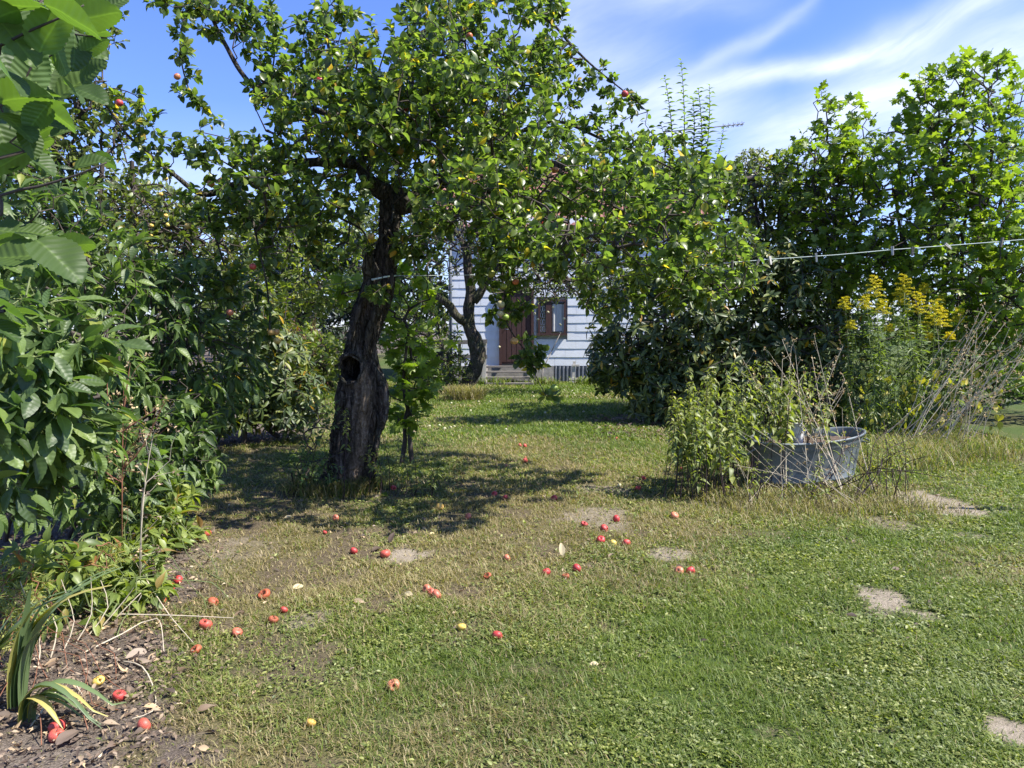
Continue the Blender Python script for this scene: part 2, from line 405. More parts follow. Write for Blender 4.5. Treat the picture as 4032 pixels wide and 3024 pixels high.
M['bark_limb'] = barkmat('bark_limb', (.03, .024, .02), (.085, .07, .057), (.19, .17, .145), .3, 1., 22.)
M['bark_moss'] = barkmat('bark_moss', (.03, .024, .018), (.085, .068, .05), (.17, .14, .11), .85, .35)
M['twig'] = plain('twig', (.06, .047, .037), .8, .4, 30, .0)
M['stem_dark'] = plain('stem_dark', (.045, .025, .025), .7, .4, 30, 0)
M['stem_green'] = plain('stem_green', (.12, .15, .05), .6, .3, 20, 0)
M['stem_red'] = plain('stem_red', (.20, .085, .045), .7, .35, 25, 0)
M['stem_pale'] = plain('stem_pale', (.50, .43, .31), .7, .25, 25, 0)
M['birch_bark'] = plain('birch_bark', (.50, .49, .46), .7, .6, 8, .2, stretch=(.3, .3, 5))


def fruit(name, base, blush, amt, rough=.38, speck=.0):
    m, t, p = mat_new(name)
    tcn = t.new('ShaderNodeTexCoord').outputs['Object']; n = t.noise(tcn, 16., 4, .6); n2 = t.noise(tcn, 90., 3, .6)
    oi = t.new('ShaderNodeObjectInfo').outputs['Random']
    z = t.sep(t.new('ShaderNodeNewGeometry').outputs['Normal'])
    f = t.m('ADD', t.m('ADD', t.m('MULTIPLY', n, 1.1), t.m('MULTIPLY', t.m('SUBTRACT', oi, .5), .9)), amt - .55, clamp=True)
    c = t.mix(f, base, blush)
    c = t.mix(t.mapr(n2, .62, .72, 0, .35), c, (.55, .38, .22))
    n3 = t.noise(tcn, 28., 2, .5)
    c = t.mix(t.mapr(n3, .66, .70, 0, speck), c, (.10, .045, .02))
    t.put(p.inputs['Base Color'], c); p.inputs['Roughness'].default_value = rough
    p.inputs['Subsurface Weight'].default_value = .0
    t.put(p.inputs['Normal'], t.bump(n, .25, .006))
    return m


M['fruit_red'] = fruit('fruit_red', (.58, .27, .13), (.46, .045, .042), .78, .42, .9)
M['fruit_blush'] = fruit('fruit_blush', (.42, .40, .10), (.50, .09, .05), .50, .36, .3)
M['fruit_green'] = fruit('fruit_green', (.20, .30, .045), (.34, .32, .06), .3, .36, .2)
M['fruit_yellow'] = fruit('fruit_yellow', (.68, .52, .10), (.62, .30, .07), .25, .4, .6)
M['fruit_pale'] = fruit('fruit_pale', (.45, .45, .26), (.45, .38, .20), .3, .4, .2)
M['fruit_rot'] = fruit('fruit_rot', (.30, .08, .035), (.42, .10, .04), .5, .6, .9)
M['flesh'] = plain('flesh', (.17, .060, .022), .8, .5, 60, .6, .01)
M['flesh_dry'] = plain('flesh_dry', (.50, .34, .18), .8, .4, 60, .6, .01)

# ------------------------------------------------------------------ ground
PATCH = [  # bare soil patches, source pixels (u, v, half width, half height, strength)
    (3440, 2358, 185, 72, 1.25), (2340, 2050, 240, 48, .85), (2370, 1925, 140, 22, .8), (1590, 2190, 120, 45, 1.0), (2645, 2190, 80, 40, .9), (3700, 1985, 150, 50, 1.0),
    (4000, 2890, 120, 70, 1.2), (1210, 2440, 110, 50, .8), (2420, 2060, 150, 40, .8), (3830, 2110, 90, 18, .8), (1560, 1960, 150, 35, .7), (1060, 1960, 280, 60, .5),
    (870, 2190, 210, 90, .8), (3500, 2060, 100, 40, .8), (1040, 2330, 70, 40, .5), (1700, 1535, 120, 12, .9), (3820, 1740, 120, 30, .6), (3060, 2120, 220, 30, .5),
    (1530, 2640, 60, 25, .35), (2900, 2250, 80, 30, .4), (3950, 1800, 140, 30, .6), (1480, 2300, 100, 30, .4), (1340, 1990, 200, 35, .6), (2650, 1655, 300, 22, 1.), (2330, 1740, 120, 16, .4),
    (60, 3050, 400, 160, 1.0), (3230, 1990, 200, 30, .9), (2900, 1990, 180, 30, .7)]
_pw = []
for u, v, ru, rv, k in PATCH:
    c = G(u, v); a = G(u, v - rv); b = G(u, v + rv); _pw.append((c[0], (a[1] + b[1]) / 2, ru * c[1] / F_, max(.08, (a[1] - b[1]) / 2), k))
BED = [(1.5, -.9), (2.3, -1.12), (2.9, -1.36), (3.4, -1.5), (3.9, -1.72), (4.4, -1.95), (5.0, -2.1), (5.6, -2.35), (6.4, -2.8), (7.5, -3.2), (9, -3.75), (10.3, -3.2), (11.2, -2.7), (12.5, -3.2), (16, -5.0), (30, -8.)]
by_, bx_ = zip(*BED)


def ground_masks(x, y, want_sand=False):
    """-> bare (0..1), dryness (0..1)"""
    nz = fbm(x * 2.6, y * 2.6, 4, 1) * .65 + fbm(x * 9, y * 9, 3, 9) * .35; bare = np.zeros_like(x)
    for cx_, cy_, rx, ry, k in _pw:
        q = np.sqrt(((x - cx_) / rx) ** 2 + ((y - cy_) / ry) ** 2)
        bare = np.maximum(bare, np.clip((1.32 - q) * 1.35 + (nz - .5) * 3.2, 0, 1) * min(k, 1) ** 1.5 * np.clip(2. - q, 0, 1))
    sand = bare.copy()
    e = np.interp(y, by_, bx_)
    bed = np.clip((e - x) * 2. + .5 + (nz - .5) * 3.4, 0, 1)
    bare = np.maximum(bare, bed)
    n2 = fbm(x * .9 + 3, y * .9, 4, 20); n3 = fbm(x * 4, y * 4, 3, 30)
    mid = np.exp(-((y - 6.1) / 2.0) ** 2) * np.exp(-((x + .6) / 2.4) ** 2)
    left = np.exp(-((x - e) / 1.25) ** 2)
    tubr = np.exp(-((x - 2.6) / 1.6) ** 2 - ((y - 6.3) / .8) ** 2)
    far = np.clip((y - 10) / 5, 0, 1)
    dry = np.clip(.34 + .48 * mid + .40 * left + .35 * tubr + (n2 - .5) * 1.9 + (n3 - .5) * .6 - .45 * np.clip((4.6 - y) / 1.2, 0, 1) * np.clip((x + 1.1) / .6, 0, 1) - .25 * np.exp(-((x - 2.6) / 1.2) ** 2) * (y < 5.6) - .25 * far, 0, 1)
    bare = np.maximum(bare, np.clip(.38 * mid + .55 * left + (n3 - .60) * 2.4, 0, .8))
    if want_sand: return np.clip(bare, 0, 1), dry, np.clip(sand, 0, 1), bed
    return np.clip(bare, 0, 1), dry


def gz(x, y): return (fbm(x * .35, y * .35, 3, 50) - .5) * .05 * np.clip((y - 2) / 3, 0, 1) + (fbm(x * 2.5, y * 2.5, 3, 60) - .5) * .018


m, t, p = mat_new('ground'); M['ground'] = m
pos = t.new('ShaderNodeNewGeometry').outputs['Position']
ab = t.new('ShaderNodeAttribute', attribute_name='bare').outputs['Fac']; asd = t.new('ShaderNodeAttribute', attribute_name='sand').outputs['Fac']; abed = t.new('ShaderNodeAttribute', attribute_name='bed').outputs['Fac']; ad = t.new('ShaderNodeAttribute', attribute_name='dry').outputs['Fac']
n = t.noise(pos, 14., 8, .7); n2 = t.noise(pos, 120., 5, .7); n3 = t.noise(pos, 45., 4, .65); n0 = t.noise(pos, 3., 4, .6)
soil = t.ramp(t.m('ADD', t.m('MULTIPLY', n2, .6), t.m('MULTIPLY', n, .4)), [(.32, (.12, .10, .072)), (.5, (.25, .21, .155)), (.68, (.40, .345, .265))])
soil = t.mix(t.m('SUBTRACT', 1., t.mapr(t.m('ADD', asd, t.m('MULTIPLY', t.m('SUBTRACT', n3, .5), .8)), .35, .95)), soil, t.ramp(n2, [(.3, (.035, .026, .018)), (.5, (.09, .068, .045)), (.7, (.22, .17, .115))]))
soil = t.mix(t.mapr(abed, .5, .9, 0., .8), soil, t.ramp(n2, [(.3, (.035, .028, .024)), (.5, (.10, .08, .065)), (.7, (.27, .22, .18))]))
thatch = t.ramp(n2, [(.3, (.04, .038, .016)), (.7, (.21, .175, .085))]); green = t.ramp(n2, [(.3, (.022, .042, .010)), (.7, (.085, .13, .03))])
lawn = t.mix(t.m('ADD', t.m('MULTIPLY', ad, .9), t.mapr(n3, .4, .7, -.1, .35), clamp=True), green, thatch)
c = t.mix(t.mapr(t.m('ADD', ab, t.m('MULTIPLY', t.m('SUBTRACT', n3, .5), 1.1)), .3, .9), lawn, soil)
t.put(p.inputs['Base Color'], c); p.inputs['Roughness'].default_value = .95; p.inputs['Specular IOR Level'].default_value = .15
t.put(p.inputs['Normal'], t.bump(t.m('ADD', t.m('MULTIPLY', n2, .5), n3), .7, .02))


def make_ground():
    ys = np.concatenate([np.linspace(-40, 1.4, 12)[:-1], np.arange(1.4, 9, .045), np.arange(9, 24, .12), np.linspace(24, 400, 24)])
    xs = np.concatenate([np.linspace(-300, -9, 12)[:-1], np.arange(-9, -5, .12), np.arange(-5, 5.4, .05), np.arange(5.4, 11, .12), np.linspace(11, 300, 12)])
    X, Y = np.meshgrid(xs, ys); Z = gz(X, Y)
    b = Buf(); b.grid(np.stack([X, Y, Z], -1), closed=False)
    ba, dr, sa_, be_ = ground_masks(X, Y, True)
    o = b.build('ground', M['ground'], extra={'bare': ba.ravel(), 'dry': dr.ravel(), 'sand': sa_.ravel(), 'bed': be_.ravel()}); tag(o, 'garden lawn with bare sandy patches and a soil bed at its left edge', 'ground', kind='structure')


make_ground()

# ---- grass, lawn weeds, litter (nobody could count them)
def grassmat():
    m, t, p = mat_new('grass')
    x, y, r = t.sep(t.new('ShaderNodeAttribute', attribute_name='lc').outputs['Vector'])
    gr = t.ramp(r, [(0, (.04, .07, .014)), (.5, (.11, .16, .024)), (1, (.22, .27, .045))]); br = t.ramp(r, [(0, (.15, .11, .05)), (1, (.42, .34, .18))])
    c = t.mix(y, gr, br); c = t.mix(t.mapr(x, 0, .5, .45, 0), c, t.mix(1., c, (1.2, 1.05, .8), 'MULTIPLY'))
    t.put(p.inputs['Base Color'], c); p.inputs['Roughness'].default_value = .5; p.inputs['Specular IOR Level'].default_value = .35
    tr = t.new('ShaderNodeBsdfTranslucent'); t.put(tr.inputs[0], t.mix(1., c, (1.3, 1.5, .5), 'MULTIPLY'))
    mx = t.new('ShaderNodeMixShader'); mx.inputs[0].default_value = .35
    t.l.new(p.outputs[0], mx.inputs[1]); t.l.new(tr.outputs[0], mx.inputs[2]); t.l.new(mx.outputs[0], m.node_tree.nodes['Material Output'].inputs[0])
    return m


M['grass'] = grassmat()
M['weed'] = leafmat('weed', [(0, (.06, .095, .018)), (.5, (.145, .19, .035)), (1, (.30, .33, .09))], .5, .32, vein=.4)


def lawn_points(y0, y1, dens, xr=None):
    w0 = lambda y: .80 * y + .35
    area = (w0(y0) + w0(y1)) * (y1 - y0); n = int(area * dens)
    y = y0 + (y1 - y0) * rng.random(n); x = (rng.random(n) * 2 - 1) * w0(y1); k = np.abs(x) < w0(y); x, y = x[k], y[k]
    if xr: k = (x > xr[0]) & (x < xr[1]); x, y = x[k], y[k]
    return x, y


def make_grass():
    b = Buf()
    for y0, y1, dens, wd, hh in [(2.0, 3.3, 16000, .0018, .042), (3.3, 4.6, 12000, .0022, .044), (4.6, 6.6, 7500, .0028, .042), (6.6, 10, 3800, .004, .045), (10, 16, 1700, .007, .055), (16, 22, 1100, .011, .065)]:
        x, y = lawn_points(y0, y1, dens, (-5, 8.5) if y0 < 10 else (-5, 7))
        ba, dr = ground_masks(x, y); tuft = fbm(x * 6, y * 6, 3, 77)
        e = np.interp(y, by_, bx_)
        keep = rng.random(len(x)) < np.clip((1.0 - ba * .93), .03, 1) * np.clip(.25 + 1.6 * tuft, 0, 1) * np.clip(1 - (e - x) * 1.2, .05, 1); x, y, ba, dr, tuft = [q[keep] for q in (x, y, ba, dr, tuft)]
        n = len(x); h = hh * .85 * (.35 + 1.0 * rng.random(n) ** 1.5) * (.55 + .9 * tuft) * (1 - .35 * ba)
        an = rng.random(n) * 2 * math.pi; ln = h * (.4 + 1.8 * rng.random(n)); wv = wd * (.6 + .8 * rng.random(n))
        ax, ay = np.cos(an), np.sin(an); px, py = -ay * wv, ax * wv; z = gz(x, y) - .002
        an2 = an + (rng.random(n) - .5) * 1.2
        V = np.empty((n, 5, 3))
        V[:, 0] = np.stack([x - px, y - py, z], -1); V[:, 1] = np.stack([x + px, y + py, z], -1)
        mx_, my_ = x + ax * ln * .35, y + ay * ln * .35; zz = z + h * .65
        V[:, 2] = np.stack([mx_ + px * .8, my_ + py * .8, zz], -1); V[:, 3] = np.stack([mx_ - px * .8, my_ - py * .8, zz], -1)
        V[:, 4] = np.stack([mx_ + np.cos(an2) * ln * .65, my_ + np.sin(an2) * ln * .65, z + h * (.75 + .3 * rng.random(n))], -1)
        L = (np.array([0, 1, 2, 3, 3, 2, 4])[None] + (np.arange(n) * 5)[:, None]).ravel()
        dd = np.clip((rng.random(n) < dr * .85 + .04) * (.6 + .4 * rng.random(n)) + .15 * rng.random(n) * dr, 0, 1)
        lc = np.empty((n, 5, 3)); lc[:, :, 0] = [0, 0, .6, .6, 1]; lc[:, :, 1] = dd[:, None]; lc[:, :, 2] = np.clip(.5 * rng.random(n) + .5 * fbm(x * 1.5, y * 1.5, 3, 5) + .15 * rng.random(n), 0, 1)[:, None]
        b.add(V.reshape(-1, 3), L, np.tile([4, 3], n), lc.reshape(-1, 3))
    tag(b.build('grass', M['grass']), 'short patchy lawn grass, green and straw coloured', 'grass', kind='stuff')
    # broad leaved lawn weeds: clover, plantain, rosettes
    b = Buf()
    for y0, y1, dens, s in [(2.0, 3.6, 5600, .0165), (3.6, 5.5, 3200, .020), (5.5, 9, 1100, .026)]:
        x, y = lawn_points(y0, y1, dens, (-5, 6)); ba, dr = ground_masks(x, y); c = fbm(x * 2.2, y * 2.2, 4, 91)
        keep = (rng.random(len(x)) < (1 - ba) * (1.1 - .9 * dr)) & (c + .10 * rng.normal(size=len(x)) > .47); x, y = x[keep], y[keep]; n = len(x)
        for k in range(3):
            an = rng.random(n) * 2 * math.pi; d = np.stack([np.cos(an), np.sin(an), .05 + .7 * rng.random(n)], -1)
            pos = np.stack([x, y, gz(x, y) + .004 + .014 * rng.random(n)], -1) + d * .003
            b.scatter(T_SMALL, pos, d, np.array([0, 0, 1.]) + .35 * rng.normal(size=(n, 3)), s * (.5 + .9 * rng.random(n)), rng.random(n))
    tag(b.build('lawn_weeds', M['weed']), 'clover and small broad leaved weeds growing through the lawn', 'weeds', kind='stuff')
    # litter of dead leaves
    b = Buf()
    for (x0, x1, y0, y1, n, s) in [(-3.2, -.7, 1.9, 5.5, 16000, .022), (-3.2, -.9, 1.9, 5.0, 2600, .042), (-4.6, -2.0, 5., 11, 2800, .045), (-2.5, 2.8, 3.2, 9.5, 1500, .020), (-2.2, 2.8, 3.4, 9.5, 160, .045), (1.6, 4.6, 5.8, 8.4, 700, .028), (-3, 3, 9.5, 19, 220, .05), (1.2, 5.0, 10.2, 13., 1200, .07), (3, 5, 3, 10, 80, .03)]:
        x = x0 + (x1 - x0) * rng.random(n); y = y0 + (y1 - y0) * rng.random(n); e = np.interp(y, by_, bx_)
        if x1 < 0: k = rng.random(n) < np.clip((e - x) * 2.2 + .45, .02, 1); x, y = x[k], y[k]
        n = len(x); an = rng.random(n) * 2 * math.pi; d = np.stack([np.cos(an), np.sin(an), .25 * rng.normal(size=n)], -1)
        b.scatter(T_OVAL, np.stack([x, y, gz(x, y) + .012 + .01 * rng.random(n)], -1), d, np.array([0, 0, 1.]) + .8 * rng.normal(size=(n, 3)), s * (.5 + 1.1 * rng.random(n) ** 2), rng.random(n) ** 1.3)
    tag(b.build('leaf_litter', M['dead']), 'brown dead leaves scattered over the soil bed and lawn', 'leaf litter', kind='stuff')


make_grass()

# ------------------------------------------------------------------ growing trees
def blob_pts(blobs, n, power=.33, zmin=.05):
    """blobs in (u, v, depth, ru_px, rv_px, rdepth_m, weight)"""
    wts = np.array([b[6] for b in blobs], float); wts /= wts.sum(); out = []; cen = []
    for b, ww in zip(blobs, wts):
        k = max(1, int(round(n * ww))); c = P(b[0], b[1], b[2]); r = np.array((b[3] * b[2] / F_, b[5], b[4] * b[2] / F_))
        d = norm(rng.normal(size=(k, 3))); q = rng.random(k)[:, None] ** power
        pt = c + d * q * r; out.append(pt); cen.append(np.repeat(c[None], k, 0))
    pts = np.concatenate(out); cc_ = np.concatenate(cen); ok = pts[:, 2] > zmin
    return pts[ok], cc_[ok]


def grow(nodes0, targets, seg=.16, bend=.10, rt=.0022, expo=.5, grav=0.):
    """attach every target to the nearest living node; returns twig segments"""
    nodes0 = np.asarray(nodes0); cap = len(nodes0) + len(targets) * 14 + 100
    Pn = np.empty((cap, 3)); par = np.full(cap, -1); dep = np.zeros(cap); k = len(nodes0); Pn[:k] = nodes0
    d0 = np.array([np.min(((nodes0 - q) ** 2).sum(1)) for q in targets]); order = np.argsort(d0); tips = []
    for ti in order:
        tp = targets[ti]; dd = np.sqrt(((Pn[:k] - tp) ** 2).sum(1)); a = int(np.argmin(dd + .12 * dep[:k])); L = dd[a]
        ns = min(12, max(1, int(L / seg))); A = Pn[a].copy(); off = rng.normal(size=3) * bend * L; off[2] += abs(L) * bend * .6 - grav * L
        prev = a
        for j in range(1, ns + 1):
            if k >= cap: break
            s_ = j / ns; Pn[k] = A + (tp - A) * s_ + off * math.sin(math.pi * s_) + (rng.normal(size=3) * .02 * min(1, L) if j < ns else 0)
            par[k] = prev; dep[k] = dep[prev] + L / ns; prev = k; k += 1
        tips.append(prev)
    Pn = Pn[:k]; par = par[:k]; cnt = np.zeros(k); cnt[np.array(tips)] = 1; n0 = len(nodes0)
    ch = np.zeros(k)
    for i in range(k - 1, n0 - 1, -1):
        if par[i] >= 0: cnt[par[i]] += max(cnt[i], 1)
    cnt = np.maximum(cnt, 1)
    idx = np.arange(n0, k); A = Pn[par[idx]]; B = Pn[idx]; rb = rt * cnt[idx] ** expo; ra = np.where(par[idx] >= n0, rt * cnt[par[idx]] ** expo, rb * 1.15); ra = np.minimum(ra, rb * 1.7)
    return dict(A=A, B=B, ra=ra, rb=rb, cnt=cnt[idx], dir=norm(B - A))


def leaves_on(b, T, A, B, per, size, mat_rnd=None, spread=.9, up=.25, along=.4, flat=.6, droop=0., szvar=.45, offs=.0, lift=0.):
    """leaves along twig pieces A->B"""
    n = len(A)
    if n == 0: return
    d = norm(B - A)
    for j in range(per):
        s_ = rng.random(n)[:, None]; pos = A + (B - A) * s_
        rp = rng.normal(size=(n, 3)); rp -= (rp * d).sum(1, keepdims=True) * d; rp = norm(rp)
        X = along * d + spread * rp; X[:, 2] += up * rng.random(n) - droop
        X = norm(X); Z = np.array([0, 0, 1.]) + flat * rng.normal(size=(n, 3)) + .25 * X * np.array([1, 1, 0.])
        sz = size * (1 - szvar + 1.6 * szvar * rng.random(n))
        b.scatter(T, pos + X * (sz[:, None] * .2 + offs), X, Z, sz, rng.random(n) if mat_rnd is None else mat_rnd(n))


def whorls(b, T, pts, axis, n_leaf, size, tilt=.25, spread_tilt=.35, rnd=None):
    """rosettes of leaves round a shoot tip"""
    ax = norm(axis); h = np.where(np.abs(ax[:, 2:3]) > .9, np.array([[1., 0, 0]]), np.array([[0, 0, 1.]])); e1 = norm(np.cross(ax, h)); e2 = np.cross(ax, e1); n = len(pts)
    ph0 = rng.random(n) * 6.28
    for j in range(n_leaf):
        ph = ph0 + j * 2.4 + .3 * rng.normal(size=n); tl = tilt + spread_tilt * rng.normal(size=n)
        X = (np.cos(ph)[:, None] * e1 + np.sin(ph)[:, None] * e2) * np.cos(tl)[:, None] + ax * np.sin(tl)[:, None]; X[:, 2] -= .12
        sz = size * (.65 + .6 * rng.random(n)); keep = rng.random(n) < .9
        b.scatter(T, (pts + X * .01 - ax * (.012 * j % .04))[keep], X[keep], (ax + .15 * rng.normal(size=(n, 3)))[keep], sz[keep], (rng.random(n) if rnd is None else rnd(n))[keep])


def tubes_obj(name, mat, parent, segs_list, k=4):
    b = Buf()
    for g in segs_list: b.segs(g['A'], g['B'], g['ra'], g['rb'], k)
    return b.build(name, mat, parent)


def apple_mesh(name, R_=.5, dim=.16, rib=.03):
    """unit diameter apple with stalk hollow and calyx dimple"""
    n, k = 22, 26; V = np.zeros((n, k, 3))
    for i in range(n):
        th = math.pi * i / (n - 1)
        for j in range(k):
            ph = 2 * math.pi * j / k; r = R_ * math.sin(th) ** .9 * (1 + .08 * math.cos(th)) * (1 + rib * math.cos(5 * ph + .4) * math.sin(th / 1.3) ** 2)
            z = R_ * .90 * math.cos(th) - dim * math.exp(-(r / .13) ** 2) * (1 if th < 1.5 else -.6)
            V[i, j] = (r * math.cos(ph), r * math.sin(ph), z)
    return V


def fruit_obj(name, mat, V, loc, size, parent=None, stalk=True):
    b = Buf(); b.grid(V, True, False); me_o = b.build(name, mat); return me_o


def mesh_from(V, name, mat, closed=True):
    b = Buf(); b.grid(V, closed, False); o = b.build(name, mat); return o


AV = apple_mesh('a')
_protos = {}


def place_fruit(kind, loc, size, parent=None, rot=None, name='apple', squash=1.):
    """apple + its stalk; copies share mesh data"""
    if kind not in _protos:
        matn = kind.split('/')[0]; form = kind.split('/')[1] if '/' in kind else 'whole'
        V = AV.copy()
        kids = []
        if form in ('eaten', 'shell'):
            C = np.array((.26, -.38, .22)) if form == 'eaten' else np.array((.10, -.24, .44)); rr = .23 if form == 'eaten' else .38
            # pecked hollow: rim pulled in to a ragged cavity
            d = np.linalg.norm(V - C, axis=-1); jit = .05 * np.sin(V[..., 0] * 31 + V[..., 1] * 23) + .03 * np.sin(V[..., 2] * 57)
            f = np.clip((rr + jit - d) / rr, 0, 1)[..., None] ** .6
            V = V * (1 - f * (.72 if form == 'shell' else .5)) - C * f * .18
            cav = f[..., 0] > .34
        b = Buf(); b.grid(V, True, False); o = b.build('apple', M[matn]); me = o.data
        if form != 'whole':
            me.materials.append(M['flesh'])
            nk = V.shape[1]; ci = cav.reshape(-1)
            for po in me.polygons:
                if sum(ci[v] for v in po.vertices) >= 3: po.material_index = 1
        bs = Buf(); bs.tube([(0, 0, .27), (.02, .01, .42), (.07, .03, .62)], [.022, .018, .026], 5); so_ = bs.build('stalk', M['twig'])
        _protos[kind] = (me, so_.data); bpy.data.objects.remove(o); bpy.data.objects.remove(so_)
    me, ms = _protos[kind]
    o = bpy.data.objects.new(name, me); COL.objects.link(o); s_ = bpy.data.objects.new('stalk', ms); COL.objects.link(s_); s_.parent = o
    o.scale = (size, size, size * squash); o.rotation_euler = rot or (random.uniform(-1.3, 1.3), random.uniform(-1.3, 1.3), random.uniform(0, 6.28))
    if parent is not None: o.parent = parent; loc = np.array(loc) - np.array(parent.location)
    o.location = [float(c) for c in loc]
    return o


def px(pts): return np.array([P(*q) for q in pts])


# ------------------------------------------------------------------ the big old apple tree
TB = G(1345, 1925)
tree = empty('apple_tree', TB, 'big old apple tree with a leaning, twisted, hollow trunk and wide crown', 'tree')


def make_trunk():
    rows = [(1965, 1225, 1490), (1935, 1240, 1475), (1890, 1266, 1455), (1820, 1288, 1462), (1750, 1302, 1478), (1650, 1322, 1505), (1580, 1333, 1530), (1520, 1342, 1528), (1450, 1350, 1505),
            (1380, 1360, 1488), (1300, 1375, 1500), (1200, 1398, 1535), (1120, 1425, 1555), (1050, 1450, 1562), (980, 1475, 1566), (900, 1490, 1572), (840, 1496, 1580), (795, 1502, 1590), (765, 1512, 1588), (745, 1525, 1578), (735, 1540, 1560)]
    dep = [7.05] * 10 + [7.06, 7.08, 7.1, 7.1, 7.1, 7.12, 7.14, 7.16, 7.18, 7.18, 7.18]
    pts = np.array([P((l + r) / 2, v, d) for (v, l, r), d in zip(rows, dep)]); rad = np.array([(r - l) / 2 * d / F_ for (v, l, r), d in zip(rows, dep)])
    pts, rad = smooth(pts, rad, .0095)
    K = 150; an = np.arange(K) * 2 * math.pi / K; n = len(pts); V = np.zeros((n, K, 3)); bare = np.zeros((n, K)); hol = np.zeros((n, K))
    hc = P(1396, 1450, 7.05)
    for i in range(n):
        z = pts[i][2]
        for j in range(K):
            a = an[j]; tw = a + z * .85 + .25 * math.sin(z * 3)
            cx_, sx_ = math.cos(tw), math.sin(tw)
            lob = .10 * math.cos(3 * tw + 1.1 * math.sin(z * 2.2)) + .06 * math.cos(5 * tw + 2 + z * 2)
            fur = mnoise.noise(Vector((cx_ * 6, sx_ * 6, z * 1.7))); fur = 1 - abs(fur) * 2.1
            f2 = mnoise.noise(Vector((cx_ * 15, sx_ * 15, z * 5 + 9))); f2 = 1 - abs(f2) * 2
            f3 = mnoise.noise(Vector((cx_ * 34, sx_ * 34, z * 22)))
            big = mnoise.noise(Vector((cx_ * 1.6, sx_ * 1.6, z * 2.6 + 4)))
            r = rad[i] * (1 + .55 * lob + .16 * big) + (- .040 * max(0, fur) - .018 * max(0, f2) + .006 * f3 + .012) * min(1, rad[i] / .12)
            if z < .25: r += (.25 - z) * .35 * max(0, math.cos(4 * a + 1)) * .8
            x = pts[i][0] + r * math.cos(a); y = pts[i][1] + r * .92 * math.sin(a)
            V[i, j] = (x, y, z)
            if math.sin(a) < .2:
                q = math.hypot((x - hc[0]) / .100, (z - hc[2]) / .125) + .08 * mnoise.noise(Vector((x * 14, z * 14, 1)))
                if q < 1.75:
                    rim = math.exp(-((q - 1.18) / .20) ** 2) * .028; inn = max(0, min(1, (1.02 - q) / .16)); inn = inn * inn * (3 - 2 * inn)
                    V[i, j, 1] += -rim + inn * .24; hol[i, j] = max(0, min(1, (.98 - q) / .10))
                    rd = math.exp(-((q - 1.35) / .22) ** 2) * .5; V[i, j, 1] += .012 * math.sin(q * 30) * (q > 1.0) * .5
            # long strip of bare weathered wood on the lit side
            sx2 = math.exp(-(((a + 1.15 + .55 * (z - .6) + .12 * math.sin(z * 9)) + math.pi) % (2 * math.pi) - math.pi) ** 2 / .10)
            hh = max(0, min(1, (1.25 - z) / .2)) + .55 * math.exp(-((z - 1.9) / .25) ** 2)
            bare[i, j] = sx2 * hh; V[i, j, 1] += .022 * sx2 * hh
    b = Buf(); b.grid(V, True, False)
    return b.build('trunk', M['bark'], tree, extra={'bare': bare.ravel(), 'hollow': hol.ravel()}), pts, rad


trunk_o, tpts, trad = make_trunk()
# knot ring round the hollow, a split burl and broken stub
b = Buf(); hc = P(1396, 1450, 7.05); a_ = np.linspace(0, 2 * math.pi, 40)[:-1]
ringp = np.stack([hc[0] + (.108 + .008 * np.sin(a_ * 4)) * np.cos(a_), np.full(39, hc[1] - .218) + .05 * np.cos(a_ - .3) ** 2 + .01 * np.sin(3 * a_), hc[2] + (.130 + .010 * np.sin(a_ * 3 + 2)) * np.sin(a_)], -1)
k_ = 10; rr = .012 * (1 + .6 * np.sin(a_ * 3 + 1) + .35 * np.sin(a_ * 7)); t_ = norm(np.roll(ringp, -1, 0) - np.roll(ringp, 1, 0)); e1_ = np.array([0, 1., 0]) + 0 * t_; e2_ = norm(np.cross(t_, e1_)); ak = np.arange(k_) * 2 * math.pi / k_
VV = ringp[:, None] + rr[:, None, None] * (np.cos(ak)[None, :, None] * e1_[:, None] + np.sin(ak)[None, :, None] * e2_[:, None]) * (1 + .3 * rng.random((39, k_, 1)))
VV = np.concatenate([VV, VV[:1]], 0); b.grid(VV, True, False); b.build('knot_ring', M['bark_limb'], tree)
for nm, pts_, rd_ in [('burl', [(1470, 1440, 6.95), (1498, 1500, 6.93), (1512, 1570, 6.93), (1505, 1650, 6.93), (1480, 1740, 6.96)], [.02, .045, .05, .042, .015]),
                      ('branch_stub', [(1462, 1120, 7.0), (1448, 1060, 6.93), (1452, 1010, 6.9), (1463, 975, 6.9)], [.06, .05, .04, .028]),
                      ('bark_ridge', [(1440, 1400, 6.90), (1455, 1300, 6.88), (1490, 1210, 6.86), (1530, 1130, 6.88), (1548, 1060, 6.93)], [.02, .032, .036, .032, .015]),
                      ('bark_ridge', [(1462, 1880, 6.92), (1478, 1780, 6.90), (1490, 1690, 6.88)], [.03, .03, .02]),
                      ('bark_ridge', [(1380, 1340, 6.86), (1410, 1230, 6.90), (1440, 1150, 6.90), (1465, 1090, 6.93)], [.018, .03, .035, .02])]:
    b = Buf(); b.tube(px(pts_), rd_, 14, .012, True, .35, 18.); b.build(nm, M['bark'], tree)

